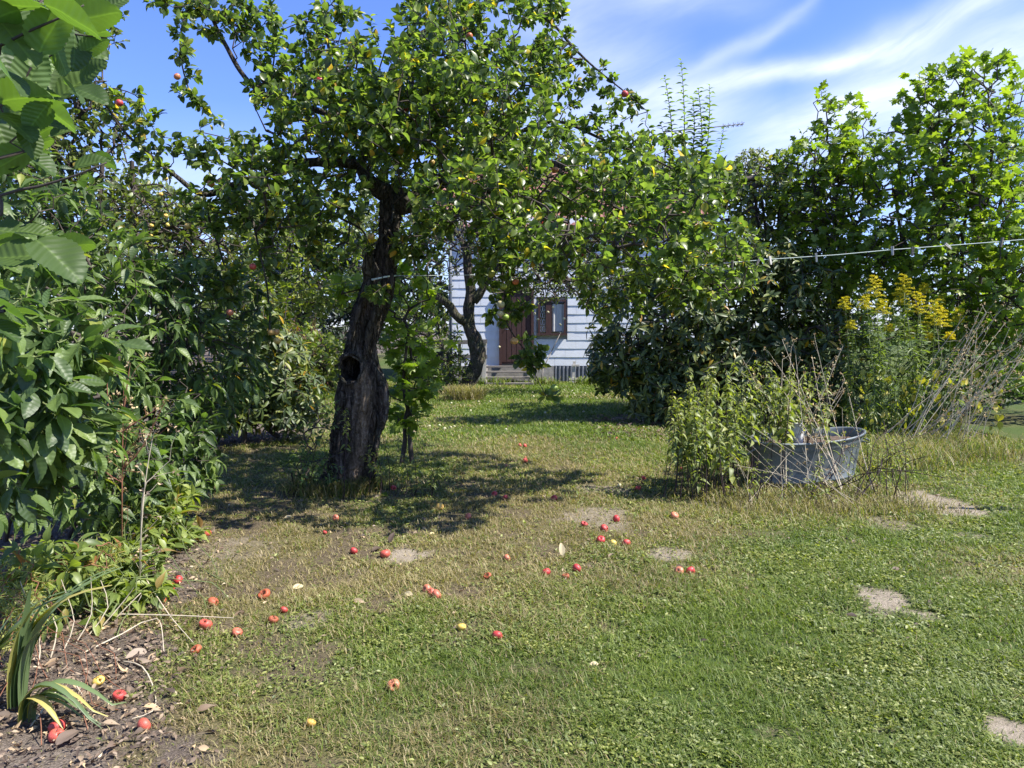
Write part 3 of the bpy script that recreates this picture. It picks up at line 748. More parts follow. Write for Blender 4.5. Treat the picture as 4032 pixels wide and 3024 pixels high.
LIMBS = [  # hand traced main limbs: source px, depth, radius in m
    ([(1545, 800, 7.15), (1600, 800, 7.15), (1665, 768, 7.2), (1750, 710, 7.35), (1860, 655, 7.6), (2010, 620, 7.9), (2150, 640, 8.1), (2330, 700, 8.2), (2500, 800, 8.1), (2640, 930, 8.0)], [.115, .10, .088, .072, .055, .045, .038, .03, .02, .012]),
    ([(1535, 770, 7.18), (1490, 745, 7.1), (1440, 690, 7.05), (1425, 640, 7.1), (1470, 540, 7.3), (1560, 440, 7.5), (1620, 330, 7.6), (1600, 200, 7.6), (1640, 60, 7.7), (1660, -120, 7.8)], [.10, .085, .065, .05, .045, .038, .032, .026, .02, .012]),
    ([(1430, 650, 7.1), (1300, 640, 6.9), (1140, 648, 6.8), (1040, 690, 6.7), (930, 725, 6.6), (800, 765, 6.5), (690, 690, 6.4), (590, 610, 6.35), (490, 520, 6.3), (420, 420, 6.3)], [.05, .045, .04, .036, .032, .026, .018, .014, .010, .006]),
    ([(1450, 600, 7.2), (1330, 470, 7.0), (1210, 425, 6.9), (1060, 380, 6.8), (960, 300, 6.8), (890, 180, 6.8), (840, 80, 6.8), (800, -40, 6.8), (740, -160, 6.8)], [.045, .036, .03, .024, .022, .019, .016, .012, .008]),
    ([(1750, 710, 7.35), (1850, 730, 6.9), (1980, 770, 6.6), (2100, 830, 6.5), (2230, 900, 6.0), (2330, 1000, 5.9)], [.04, .03, .022, .018, .013, .008]),
    ([(1600, 350, 7.6), (1760, 320, 7.4), (1860, 380, 7.3), (1950, 470, 7.2), (2060, 590, 7.1), (2160, 700, 7.0)], [.03, .024, .02, .016, .012, .008]),
    ([(1630, 150, 7.7), (1800, 60, 7.9), (1960, 0, 8.), (2080, 30, 8.), (2180, 100, 8.), (2270, 200, 7.9), (2370, 290, 7.8), (2470, 370, 7.7), (2550, 440, 7.6)], [.03, .025, .022, .018, .015, .012, .009, .007, .004]),
    ([(1370, 480, 7.1), (1330, 330, 7.0), (1290, 170, 7.0), (1280, 30, 7.0), (1270, -100, 7.0)], [.02, .016, .013, .01, .006]),
    ([(1640, 520, 7.4), (1720, 480, 7.3), (1800, 380, 7.3), (1790, 200, 7.3), (1760, 40, 7.4), (1750, -120, 7.4)], [.026, .02, .016, .012, .01, .006]),
    ([(1900, 650, 7.7), (2050, 520, 7.9), (2200, 480, 8.), (2400, 560, 8.), (2600, 640, 7.9), (2750, 720, 7.8)], [.03, .024, .018, .013, .009, .005]),
    ([(2150, 640, 8.1), (2300, 740, 7.4), (2450, 830, 7.0), (2560, 930, 6.9), (2700, 1020, 6.9), (2850, 1120, 6.9)], [.025, .02, .016, .012, .009, .005]),
    ([(1780, 700, 7.3), (1840, 760, 6.7), (1900, 860, 6.4), (1960, 1000, 6.6), (1985, 1150, 6.6), (2000, 1280, 6.6), (2080, 1400, 6.6), (2110, 1480, 6.6), (2150, 1560, 6.6)], [.022, .018, .014, .011, .009, .007, .005, .004, .003]),
    ([(1300, 640, 6.9), (1250, 760, 6.8), (1330, 850, 6.8), (1420, 900, 6.8), (1455, 960, 6.8)], [.02, .016, .012, .009, .005]),
    ([(1548, 805, 7.), (1545, 860, 6.9), (1500, 940, 6.85), (1430, 985, 6.8)], [.014, .012, .009, .005]),
    ([(1455, 965, 6.85), (1475, 1030, 6.8), (1505, 1090, 6.75), (1520, 1120, 6.7)], [.008, .007, .005, .004]),
    ([(940, 725, 6.6), (990, 850, 6.4), (1020, 980, 6.3), (1050, 1120, 6.3), (1062, 1250, 6.3), (1060, 1350, 6.3)], [.014, .011, .009, .007, .006, .003]),
    ([(800, 765, 6.5), (830, 880, 6.4), (870, 1000, 6.4), (905, 1130, 6.4), (915, 1220, 6.4)], [.012, .01, .008, .006, .003]),
    ([(800, -40, 6.8), (730, 60, 6.5), (710, 200, 6.4), (740, 340, 6.4), (790, 420, 6.4)], [.010, .009, .007, .005, .003]),
    ([(480, 500, 6.3), (410, 400, 6.3), (420, 350, 6.3), (500, 360, 6.3), (560, 400, 6.3), (600, 500, 6.3)], [.008, .007, .006, .005, .004, .002]),
    ([(2330, 700, 8.2), (2500, 690, 8.0), (2650, 740, 7.9), (2800, 830, 7.8), (2930, 930, 7.8)], [.02, .015, .011, .008, .004]),
]


def limb_nodes(limbs, res=.12):
    out = []
    for pts_, rd_ in limbs: q, _ = smooth(px(pts_) if len(pts_[0]) == 3 and max(abs(pts_[0][0]), abs(pts_[0][1])) > 30 else np.array(pts_, float), np.array(rd_), res); out.append(q)
    return np.concatenate(out)


for pts_, rd_ in LIMBS:
    b = Buf(); q = px(pts_); j = np.cumsum(rng.normal(size=q.shape) * .01, 0); b.tube(q, rd_, 10, .05, True, .22, 9.); b.build('limb', M['bark_limb'], tree)

CROWN = [  # where the leaves are
    (1300, 480, 6.9, 260, 150, .7, 1.5), (1000, 620, 6.6, 230, 130, .5, 1.0), (880, 820, 6.4, 150, 110, .4, .5), (1150, 800, 6.6, 280, 120, .6, 1.0), (1480, 560, 6.9, 300, 200, .8, 2.0),
    (1500, 380, 7.0, 250, 150, .7, 1.2), (1750, 500, 7.2, 300, 200, .8, 1.8), (1300, 140, 7.0, 130, 200, .4, .55), (1050, 230, 6.9, 130, 210, .4, .45), (880, 60, 6.8, 150, 80, .4, .42), (1180, 330, 6.9, 180, 90, .4, .5),
    (1750, 150, 7.4, 170, 220, .7, 1.5), (2000, 160, 7.8, 230, 180, .6, 1.4), (2050, 400, 7.8, 230, 200, .7, 1.4), (2200, 250, 7.9, 120, 120, .4, .5), (1660, 20, 7.5, 100, 120, .5, .4), (2150, 30, 8., 100, 70, .4, .3),
    (2350, 320, 7.8, 100, 60, .25, .16), (2480, 400, 7.7, 80, 60, .2, .12), (2330, 460, 7.9, 90, 60, .3, .12), (2050, 700, 7.2, 330, 180, .9, 2.2), (2350, 750, 7.6, 300, 170, .8, 1.8), (2600, 800, 7.6, 260, 150, .8, 1.4),
    (1850, 800, 6.8, 250, 150, .6, 1.4), (2100, 950, 6.6, 280, 130, .6, 1.2), (2450, 1000, 6.9, 300, 150, .7, 1.5), (2720, 1000, 7.2, 230, 150, .7, 1.0), (2700, 1150, 6.9, 230, 70, .5, .6), (2880, 1050, 7.3, 150, 120, .5, .5), (1960, 1080, 6.6, 130, 90, .4, .3),
    (2000, 1230, 6.6, 90, 90, .25, .18), (2080, 1400, 6.6, 80, 70, .15, .16), (2170, 1570, 6.6, 35, 30, .06, .015), (1620, 960, 6.8, 120, 90, .4, .3), (1500, 1150, 6.7, 60, 40, .12, .06), (1300, 960, 6.8, 160, 80, .5, .32),
    (1330, 1040, 6.8, 60, 40, .2, .05), (1050, 1000, 6.4, 70, 130, .25, .14), (1060, 1280, 6.3, 40, 80, .12, .04), (890, 1100, 6.4, 80, 140, .25, .14), (640, 620, 6.4, 120, 90, .3, .22), (480, 420, 6.3, 80, 90, .2, .07), (580, 480, 6.3, 60, 60, .2, .05), (720, 230, 6.4, 60, 190, .15, .12),
    (790, 400, 6.4, 40, 50, .12, .05), (2420, 1200, 6.7, 160, 60, .4, .25), (1700, 340, 7.2, 250, 120, .6, .8), (1000, 90, 6.9, 110, 100, .4, .25), (700, 20, 6.6, 110, 40, .25, .14), (2500, 560, 7.9, 220, 60, .5, .4), (2780, 720, 7.8, 150, 90, .5, .5)]
nod = np.concatenate([limb_nodes(LIMBS), tpts[-30::6]])
CROWN = [(u, v, (5.95 if (u >= 1800 and v >= 780 and u < 2650) else d - .35), a_, b_, c_ * 1.5, w_) if w_ >= .8 else (u, v, d, a_, b_, c_, w_) for u, v, d, a_, b_, c_, w_ in CROWN] + [(1550, 300, 6.0, 350, 250, .5, .8), (1900, 450, 6.0, 300, 200, .5, .8)]
CROWN += [(1700, 500, 8.4, 420, 260, .7, 1.5), (2150, 650, 8.9, 420, 200, .7, 1.4), (1400, 650, 8.2, 350, 180, .6, 1.0)]
tg, _ = blob_pts(CROWN, 4600, .40)
G1 = grow(nod, tg, .14, .10, .0021, .42, grav=.02)
tubes_obj('twigs', M['twig'], tree, [G1], 4)
b = Buf(); thin = G1['cnt'] <= 4; tip = G1['cnt'] <= 1


def clump_rnd(seed, hi=1.0):
    return None


rn = lambda n: np.clip(rng.random(n), 0, 1)
leaves_on(b, T_APPLE, G1['A'][thin], G1['B'][thin], 8, .066, rn, .9, .3, .45, .65, .1)
leaves_on(b, T_APPLE, G1['A'][tip], G1['B'][tip], 7, .066, rn, .8, .35, .6, .65, .08)
b.build('crown', M['apple_leaf'], tree)
# upright water shoots standing out of the crown on the right
b = Buf(); bl_ = Buf()
for (u0, v0, u1, v1, d) in [(2690, 600, 2682, 235, 8.2), (2650, 590, 2618, 300, 8.2), (2760, 600, 2750, 345, 8.2), (2770, 620, 2795, 335, 8.2), (2800, 620, 2850, 500, 8.2), (2640, 620, 2600, 480, 8.2), (2720, 600, 2730, 380, 8.3), (2400, 540, 2395, 405, 7.6), (1075, 200, 1060, 20, 6.9), (1440, 330, 1455, 60, 7.), (1230, 180, 1235, -40, 7.)]:
    A = P(u0, v0 + 60, d); B = P(u1, v1, d + .1); q = np.array([A + (B - A) * s_ + np.array([.03 * math.sin(3 * s_), .03 * math.sin(2 * s_), 0]) for s_ in np.linspace(0, 1, 12)]); b.tube(q, np.linspace(.008, .002, 12), 5); b.build('water_shoot', M['twig'], tree); b = Buf()
    nn = 46 if abs(v1 - v0) > 150 else 26; ss = np.linspace(.12, 1, nn); pp = np.array([np.interp(ss, np.linspace(0, 1, 12), q[:, k]) for k in range(3)]).T
    ph = np.arange(nn) * 2.4 + random.random() * 6; X = np.stack([np.cos(ph), np.sin(ph), np.full(nn, .45)], -1); Z = np.array([0, 0, 1.]) + .25 * rng.normal(size=(nn, 3))
    bl_.scatter(T_OVAL, pp, X, Z, .115 * (.7 + .5 * rng.random(nn)) * (1.1 - .45 * ss), .2 + rng.random(nn) * .7)
bl_.build('shoot_leaves', M['apple_leaf'], tree)

HANG = [  # apples on the tree: u, v, depth, kind, size
    (470, 405, 6.3, 'fruit_red', .058), (698, 302, 6.4, 'fruit_blush', .055), (812, 655, 6.4, 'fruit_green', .072), (830, 724, 6.45, 'fruit_blush', .062), (874, 715, 6.45, 'fruit_blush', .062), (740, 890, 6.35, 'fruit_blush', .055),
    (1138, 666, 6.7, 'fruit_red', .058), (1260, 318, 6.8, 'fruit_red', .068), (1272, 398, 6.8, 'fruit_blush', .06), (1598, 430, 6.9, 'fruit_red', .05), (1575, 592, 6.8, 'fruit_blush', .075), (1534, 562, 6.85, 'fruit_green', .06), (1605, 718, 6.8, 'fruit_green', .072),
    (1675, 769, 6.9, 'fruit_green', .065), (1910, 584, 7.0, 'fruit_green', .068), (1970, 565, 7.0, 'fruit_green', .07), (1462, 932, 6.65, 'fruit_blush', .06), (1342, 992, 6.65, 'fruit_green', .078), (1992, 808, 6.5, 'fruit_blush', .075), (2050, 826, 6.6, 'fruit_green', .07),
    (2125, 875, 6.5, 'fruit_red', .062), (1878, 980, 6.5, 'fruit_blush', .068), (1934, 1078, 6.5, 'fruit_green', .072), (1983, 1128, 6.55, 'fruit_green', .06), (1972, 1198, 6.5, 'fruit_pale', .066), (1970, 1235, 6.48, 'fruit_pale', .06), (1990, 1248, 6.52, 'fruit_green', .062),
    (2025, 1343, 6.5, 'fruit_blush', .068), (2182, 1528, 6.5, 'fruit_green', .066), (1068, 1308, 6.3, 'fruit_blush', .058), (1088, 1308, 6.34, 'fruit_blush', .058), (1092, 1342, 6.28, 'fruit_blush', .062), (905, 1230, 6.38, 'fruit_red', .062), (995, 1050, 6.35, 'fruit_red', .058), (980, 1028, 6.4, 'fruit_green', .06),
    (936, 1382, 6.4, 'fruit_green', .045), (2175, 228, 7.8, 'fruit_green', .07), (1848, 142, 7.3, 'fruit_blush', .065), (2150, 532, 7.5, 'fruit_green', .07), (2233, 344, 7.8, 'fruit_red', .05), (2460, 370, 7.6, 'fruit_red', .07), (2150, 578, 7.1, 'fruit_green', .066), (2080, 668, 7.0, 'fruit_red', .06), (2185, 670, 7.1, 'fruit_blush', .065),
    (2495, 835, 6.9, 'fruit_blush', .06), (2440, 870, 6.9, 'fruit_blush', .065), (2555, 865, 6.9, 'fruit_green', .072), (2445, 728, 7.3, 'fruit_red', .07), (2268, 858, 6.9, 'fruit_green', .06), (2662, 1000, 6.85, 'fruit_red', .072), (2670, 1015, 6.9, 'fruit_blush', .06), (2300, 1005, 6.7, 'fruit_red', .05), (2460, 1097, 6.7, 'fruit_red', .045), (2648, 940, 7.0, 'fruit_green', .06),
    (1830, 700, 6.9, 'fruit_blush', .07), (1860, 690, 6.9, 'fruit_green', .066), (2310, 960, 6.8, 'fruit_yellow', .05), (1300, 740, 6.75, 'fruit_green', .06), (1035, 800, 6.5, 'fruit_green', .062), (980, 830, 6.5, 'fruit_green', .06), (1140, 480, 6.8, 'fruit_blush', .055), (1010, 720, 6.55, 'fruit_green', .065),
    (2560, 1250, 6.7, 'fruit_green', .04), (2030, 1110, 6.6, 'fruit_blush', .06), (1430, 700, 6.9, 'fruit_green', .06), (1700, 640, 6.9, 'fruit_blush', .06), (2230, 780, 6.8, 'fruit_green', .06), (1760, 430, 7.0, 'fruit_blush', .06)]
for u, v, d, kd, s_ in HANG:
    place_fruit(kd, P(u, v, d - .12), s_, tree, (random.uniform(-.35, .35), random.uniform(-.35, .35), random.uniform(0, 6)), 'apple')

# ------------------------------------------------------------------ generic bushes and trees
def bush(name, label, cat, base, blobs, n, mode, T, size, mat, per=3, power=.33, stem_mat='twig', stems=6, group=None, rt=.0022, tilt=.25, seg=.18, parts=('stems', 'foliage'), lean=.4, thin_n=2, droop=.1, flat=.6, zmin=.05, root_r=.25, up=.3, nleaf=7, rnd=None, rmax=.05):
    root = empty(name, base, label, cat, group)
    tg, cen = blob_pts(blobs, n, power, zmin)
    lo = tg[:, 2].min(); cxy = tg.mean(0); nodes = []; st = Buf()
    hi = np.percentile(tg[:, 2], 55)
    for k in range(stems):
        a = 2 * math.pi * k / max(1, stems); b0 = np.array(base) + np.array([math.cos(a) * root_r, math.sin(a) * root_r, 0.]) * (stems > 1)
        tgt = tg[rng.integers(len(tg))]; top = np.array([tgt[0] * lean + cxy[0] * (1 - lean), tgt[1] * lean + cxy[1] * (1 - lean), max(hi, b0[2] + .3)])
        q = np.array([b0 + (top - b0) * s_ + np.array([math.sin(s_ * 3.1) * .06 * (k % 3 - 1), 0, .0]) for s_ in np.linspace(0, 1, 7)]); q[1:] += rng.normal(size=(6, 3)) * .03
        r0 = min(rmax, max(.003, rt * (len(tg) / max(stems, 1)) ** .5)); q2, r2 = smooth(q, np.linspace(r0, r0 * .45, 7), .12); st.tube(q2, r2, 7, None, False, .12); nodes.append(q2)
    nodes = np.concatenate(nodes)
    g = grow(nodes, tg, seg, .08, rt, .45)
    st.segs(g['A'], g['B'], g['ra'], g['rb'], 4); st.build(parts[0], M[stem_mat], root)
    b = Buf(); tip = g['cnt'] <= 1; thin = g['cnt'] <= thin_n
    if mode == 'whorl':
        # shoot tips turned outwards and upwards
        order = np.argsort(((g['B'][tip][:, None] - 0) ** 2).sum(-1)[:, 0]) if False else None
        B = tg; ax = norm(norm(tg - cen) * 1.0 + np.array([0, 0, .75]) + .35 * rng.normal(size=tg.shape)); whorls(b, T, B, ax, nleaf, size, tilt, .35, rnd)
    else:
        leaves_on(b, T, g['A'][thin], g['B'][thin], per, size, rnd, .9, up, .45, flat, droop)
        ft = np.array([g['B'][tip] - g['A'][tip]]).reshape(-1, 3)
        leaves_on(b, T, g['A'][tip], g['B'][tip] + ft * .3, per, size, rnd, .8, up, .7, flat, droop)
    b.build(parts[1], M[mat], root)
    return root, g


def gp(u, v): return G(u, v)


# second apple tree, by the house
SB = G(1838, 1552)
t2 = empty('apple_tree', SB, 'smaller apple tree with a mossy side limb standing in front of the house', 'tree')
D2 = SB[1]
b = Buf(); b.tube(px([(1822, 1565, D2), (1830, 1540, D2), (1858, 1480, D2), (1878, 1420, D2), (1872, 1350, D2), (1852, 1290, D2), (1843, 1220, D2), (1856, 1150, D2), (1848, 1090, D2), (1842, 1030, D2), (1830, 960, D2)]), np.array([44, 36, 31, 30, 29, 25, 22, 20, 19, 17, 14]) * D2 / F_, 24, .05, False, .22, 6.)
n_ = b.n; b.build('trunk', M['bark_moss'], t2, extra={})
L2 = [([(1850, 1258, D2), (1822, 1262, D2 - .1), (1795, 1240, D2 - .2), (1772, 1205, D2 - .2), (1745, 1182, D2 - .3), (1712, 1168, D2 - .3), (1690, 1130, D2 - .3), (1680, 1050, D2 - .3)], [.10, .11, .105, .10, .09, .075, .05, .03]),
      ([(1862, 1185, D2), (1885, 1160, D2), (1905, 1130, D2), (1925, 1095, D2), (1960, 1050, D2), (2020, 1010, D2), (2110, 1010, D2)], [.11, .11, .10, .09, .07, .05, .03]),
      ([(1842, 1000, D2), (1860, 930, D2), (1900, 860, D2), (1960, 800, D2)], [.08, .07, .05, .03]), ([(1836, 1000, D2), (1800, 920, D2), (1740, 860, D2)], [.06, .05, .03])]
for pts_, rd_ in L2:
    b = Buf(); b.tube(px(pts_), rd_, 12, .08, True, .25, 6.); b.build('limb', M['bark_moss'], t2)
nod2 = limb_nodes(L2, .2)
tg, _ = blob_pts([(1750, 950, D2, 200, 130, 1.6, 1.), (1950, 900, D2, 250, 150, 1.8, 1.4), (2180, 1010, D2, 220, 120, 1.5, 1.3), (2280, 1110, D2, 170, 90, 1.2, .9), (1700, 1080, D2, 110, 90, 1., .35), (2400, 1150, D2, 90, 80, .8, .4), (2150, 1130, D2 - .4, 120, 70, .7, .5), (1800, 750, D2, 300, 120, 1.5, .8), (2050, 1080, D2, 180, 70, 1.2, .8), (2330, 1010, D2, 200, 100, 1.2, .8)], 2600, .4)
g2 = grow(nod2, tg, .3, .16, .006, .4, grav=.05); tubes_obj('twigs', M['twig'], t2, [g2], 4)
b = Buf(); tip = g2['cnt'] <= 2; leaves_on(b, T_SMALL, g2['A'][tip], g2['B'][tip], 4, .075, None, .9, .2, .5, .8, .15); b.build('crown', M['far_leaf'], t2)
for (u, v) in [(1600 + a / 2.37, 1000 + c / 2.37) for a, c in [(1370, 497), (1197, 558), (1228, 610), (1474, 605), (1437, 658), (1322, 543), (775, 405), (1245, 340), (868, 868), (1100, 150)]]:
    place_fruit('fruit_pale', P(u, v, D2 - .8), .055, t2, name='apple')

# ------------------------------------------------------------------ the house
def siding():
    m, t, p = mat_new('siding')
    pos = t.new('ShaderNodeTexCoord').outputs['Object']; n = t.noise(pos, 3., 5, .6); n2 = t.noise(pos, 40., 4, .6)
    c = t.ramp(n, [(.3, (.68, .71, .74)), (.7, (.78, .80, .82))]); c = t.mix(t.mapr(n2, .55, .75, 0, .3), c, (.45, .47, .46))
    t.put(p.inputs['Base Color'], c); p.inputs['Roughness'].default_value = .75; t.put(p.inputs['Normal'], t.bump(n2, .15, .01)); return m


M['siding'] = siding()
M['brown_paint'] = plain('brown_paint', (.065, .032, .027), .6, .35, 10, .25, .01, stretch=(6, 6, .6))
M['white_paint'] = plain('white_paint', (.72, .72, .70), .6, .15, 8, .1)
M['grey_wood'] = plain('grey_wood', (.17, .155, .135), .85, .4, 14, .5, .01, stretch=(1, 6, 6))
M['pale_wood'] = plain('pale_wood', (.50, .47, .42), .8, .25, 18, .3, .006, stretch=(4, 4, 1))
M['grey_sheet'] = plain('grey_sheet', (.16, .175, .20), .7, .25, 5, .1)
M['dark_pipe'] = plain('dark_pipe', (.07, .085, .11), .5, .25, 5, .1)
M['dark_void'] = plain('dark_void', (.015, .013, .012), .9, .3, 5, 0)
M['roof_tile'] = plain('roof_tile', (.27, .12, .095), .85, .35, 9, .5, .02)
M['concrete'] = plain('concrete', (.33, .31, .28), .9, .3, 12, .5, .01)
M['glass'] = plain('glass', (.03, .035, .04), .08, .2, 2, 0, spec=1.)
M['curtain'] = plain('curtain', (.50, .50, .48), .9, .2, 12, .3, .01, stretch=(8, 1, 1))
HY = 21.0
hx = lambda u: (u - CX) / F_ * HY
hz_ = lambda v: P(0, v, HY)[2]
house = empty('house', (hx(2100), HY, 0), 'white house clad in horizontal fibre-cement siding under a red tiled roof', 'house')
X0, X1 = hx(1768), 5.2; ZB = .47
b = Buf(); dx0, dx1, dz1 = hx(1975), hx(2092), 2.62; wx0, wx1, wz0, wz1 = hx(2118), hx(2227), hz_(1312), hz_(1185)
row = .243; nrow = 17


def wall_strip(b, x0, x1, z0, z1, kk):
    # one overlapping row of sheets, each 0.6 m wide, slightly uneven lower edge
    xs = [x0] + [q for q in np.arange(X0 - .3 * (kk % 2), X1, .6) if x0 + .02 < q < x1 - .02] + [x1]
    for a, c in zip(xs[:-1], xs[1:]):
        dz_ = .004 * math.sin(a * 17 + kk * 3); y0 = HY - .004 - .002 * math.sin(a * 9 + kk); g = .0025
        V = [(a + g, y0 - .006, z0 + dz_), (c - g, y0 - .006, z0 - dz_ * .6), (c - g, HY + .004, z1 + .02), (a + g, HY + .004, z1 + .02), (a + g, HY + .03, z0 + dz_), (c - g, HY + .03, z0)]
        b.add(V, [0, 1, 2, 3, 4, 5, 1, 0], [4, 4])


for k in range(nrow):
    z0 = ZB + k * row; z1 = z0 + row; sp_ = [(X0, X1)]
    if z0 < dz1 - .05: sp_ = [(X0, dx0 - .05), (dx1 + .05, X1)]
    if z1 > wz0 + .02 and z0 < wz1 - .02: sp_ = [(a, c) for a, c in sp_ if c < wx0] + [(dx1 + .05, wx0 - .045), (wx1 + .045, X1)] if z0 < dz1 - .05 else [(X0, wx0 - .045), (wx1 + .045, X1)]
    for a, c in sp_: wall_strip(b, a, c, z0, z1, k)
b.build('wall', M['siding'], house, smooth_=False)
b = Buf(); ZT = ZB + nrow * row
b.box(((X0 + X1) / 2, HY + 2.9, ZT / 2 - .02), (X1 - X0 - .06, 5.6, ZT - .04)); b.build('side_walls', M['white_paint'], house, smooth_=False)
b = Buf()  # tiled roof: courses with wave
ny, nx_ = 40, 220; V = np.zeros((ny, nx_, 3))
for i in range(ny):
    s_ = i / (ny - 1); xx = np.linspace(X0 - .4, X1 + .4, nx_); V[i, :, 0] = xx; V[i, :, 1] = HY - .16 + 3.1 * s_; V[i, :, 2] = ZT - .25 + 2.2 * s_ + .03 * np.sin(xx * 2 * math.pi / .24) + .035 * (i % 2)
b.grid(V, False); V2_ = V.copy(); V2_[..., 1] = HY + 6.2 - (V[..., 1] - HY); b.grid(V2_[:, ::-1], False)
roof = b.build('roof', M['roof_tile'], house, smooth_=False)
b = Buf(); b.box(((X0 + X1) / 2, HY - .12, ZT - .32), (X1 - X0 + .8, .12, .10)); b.build('gutter', M['dark_pipe'], house, smooth_=False)
b = Buf(); b.tube([(X0 + .06, HY - .09, .1), (X0 + .06, HY - .09, ZT - .35)], [.045, .045], 12); b.build('drainpipe', M['dark_pipe'], house)
# door
b = Buf(); b.box(((dx0 + dx1) / 2, HY - .03, (ZB + dz1) / 2 + .03), (dx1 - dx0, .05, dz1 - ZB - .06))
for k in range(6): b.box((dx0 + (k + .5) * (dx1 - dx0) / 6, HY - .058, (ZB + dz1) / 2 + .03), ((dx1 - dx0) / 6 - .02, .012, dz1 - ZB - .16))
door = b.build('door', M['brown_paint'], house, smooth_=False)
b = Buf()
for xx in (dx0 - .03, dx1 + .03): b.box((xx, HY - .05, (ZB + dz1) / 2), (.075, .11, dz1 - ZB + .06))
b.box(((dx0 + dx1) / 2, HY - .05, dz1 + .05), (dx1 - dx0 - .02, .11, .08)); b.build('door_frame', M['brown_paint'], house, smooth_=False)
b = Buf(); b.tube([(dx0 + .10, HY - .064, 1.5), (dx0 + .10, HY - .12, 1.5), (dx0 + .20, HY - .125, 1.5)], [.011, .011, .010], 8); b.build('door_handle', M['dark_pipe'], house)
# window: brown frame and mullion, curtain on the right, patterned panel on the left
wm = (wx0 + wx1) / 2; b = Buf(); fw = .06
for xx, ww in ((wx0 + fw / 2, fw), (wx1 - fw / 2, fw), (wx0 + .30, .16)): b.box((xx, HY - .035, (wz0 + wz1) / 2), (ww, .09 if ww < .1 else .07, wz1 - wz0))
b.box((wm, HY - .038, wz1 - fw / 2 + .04), (wx1 - wx0, .1, fw)); b.box((wm, HY - .045, wz0 - .03), (wx1 - wx0 + .06, .13, .06))
win = b.build('window_frame', M['brown_paint'], house, smooth_=False)
b = Buf(); b.box((wm, HY - .004, (wz0 + wz1) / 2), (wx1 - wx0 - .1, .01, wz1 - wz0 - .08)); b.build('pane', M['glass'], house, smooth_=False)
b = Buf(); V = np.zeros((2, 40, 3)); xx = np.linspace(wx0 + .40, wx1 - fw, 40)
for i in range(2): V[i, :, 0] = xx; V[i, :, 1] = HY - .022 - .008 * np.sin(xx * 60); V[i, :, 2] = wz0 + .05 + i * (wz1 - wz0 - .14)
b.grid(V, False); b.build('curtain', M['curtain'], house)
b = Buf()  # scroll lattice in left light
for k in range(4):
    zc = wz0 + .12 + k * .19
    for sg in (-1, 1):
        a = np.linspace(0, 2 * math.pi, 14); q = np.stack([wx0 + .13 + sg * .035 + .032 * np.cos(a), np.full(14, HY - .02), zc + .08 * np.sin(a)], -1); b.tube(q, np.full(14, .007), 5)
b.build('lattice', M['white_paint'], house)
# skirting of corrugated sheet and concrete plinth
b = Buf(); xx = np.linspace(hx(2182), X1, 900); V = np.zeros((2, 900, 3))
for i in range(2): V[i, :, 0] = xx; V[i, :, 1] = HY - .02 - .022 * np.clip(np.sin(xx * 2 * math.pi / .11) * 2, -1, 1); V[i, :, 2] = .0 + i * ZB * .99
b.grid(V, False); b.build('skirting', M['grey_sheet'], house, smooth_=False)
b = Buf(); b.box(((X0 + hx(2180)) / 2, HY + .05, ZB / 2 - .01), (hx(2180) - X0, .2, ZB)); b.build('plinth', M['concrete'], house, smooth_=False)
# steps with posts
st = empty('porch_steps', (hx(2010), HY - .7, 0), 'weathered grey wooden steps with posts below the brown door', 'steps')
sx0, sx1 = hx(1917), hx(2096)
for k, (yy, zz) in enumerate([(-.30, .46), (-.58, .33), (-.86, .19), (-1.14, .05)]):
    b = Buf(); b.box(((sx0 + sx1) / 2, HY + yy, zz), (sx1 - sx0, .25, .04)); b.build('tread', M['grey_wood'], st, smooth_=False)
for xx in (sx0 + .02, sx1 - .02):
    b = Buf(); b.box((xx, HY - .72, .235), (.045, 1.05, .10), rx=R(25.5)); b.build('stringer', M['grey_wood'], st, smooth_=False)
b = Buf(); b.box((sx0 - .03, HY - 1.02, .60), (.09, .09, 1.24), ry=R(2)); b.build('post', M['pale_wood'], st, smooth_=False)
b = Buf(); b.box((sx1 + .03, HY - 1.0, .30), (.08, .08, .62)); b.build('post', M['grey_wood'], st, smooth_=False)
rail = empty('wooden_railing', (hx(1850), HY - 1., 0), 'weathered two-bar wooden railing beside the porch steps, partly behind the apple tree', 'railing')
b = Buf(); b.box((hx(1830), HY - 1.10, 1.16), (1.35, .05, .11), ry=R(-2)); b.build('rail', M['grey_wood'], rail, smooth_=False)
b = Buf(); b.box((hx(1830), HY - 1.10, .78), (1.35, .04, .10), ry=R(1)); b.build('rail', M['grey_wood'], rail, smooth_=False)
for u in (1755, 1820):
    b = Buf(); b.box((hx(u), HY - 1.02, .60), (.08, .08, 1.2)); b.build('post', M['grey_wood'], rail, smooth_=False)
b = Buf(); A = P(1600 + 1440 / 2.37, 1000 + 735 / 2.37, HY - .08); B = G(2133, 1436); B = np.array((hx(2136), HY - .5, .42))
b.tube([A, A * .45 + B * .55], [.011, .011], 8); b.tube([A * .45 + B * .55, A * .42 + B * .58], [.02, .02], 8); b.tube([A * .42 + B * .58, B * 1.0], [.015, .015], 8); b.tube([B, B + np.array((-.05, -.05, -.40))], [.015, .03], 8)
tag(b.build('broom_pole', M['grey_wood']), 'thin grey pole leaning against the white wall under the window', 'pole')
b = Buf(); sx = 1600 + 1552 / 2.37; c0 = np.array((hx(sx), HY - .35, 0)); b.box(c0 + (0, 0, .30), (.07, .05, .62), ry=R(3)); b.box(c0 + (.05, -.04, .50), (.22, .03, .05)); b.box(c0 + (.0, -.045, .12), (.26, .03, .06)); b.box(c0 + (0.0, -.045, .03), (.24, .03, .05))
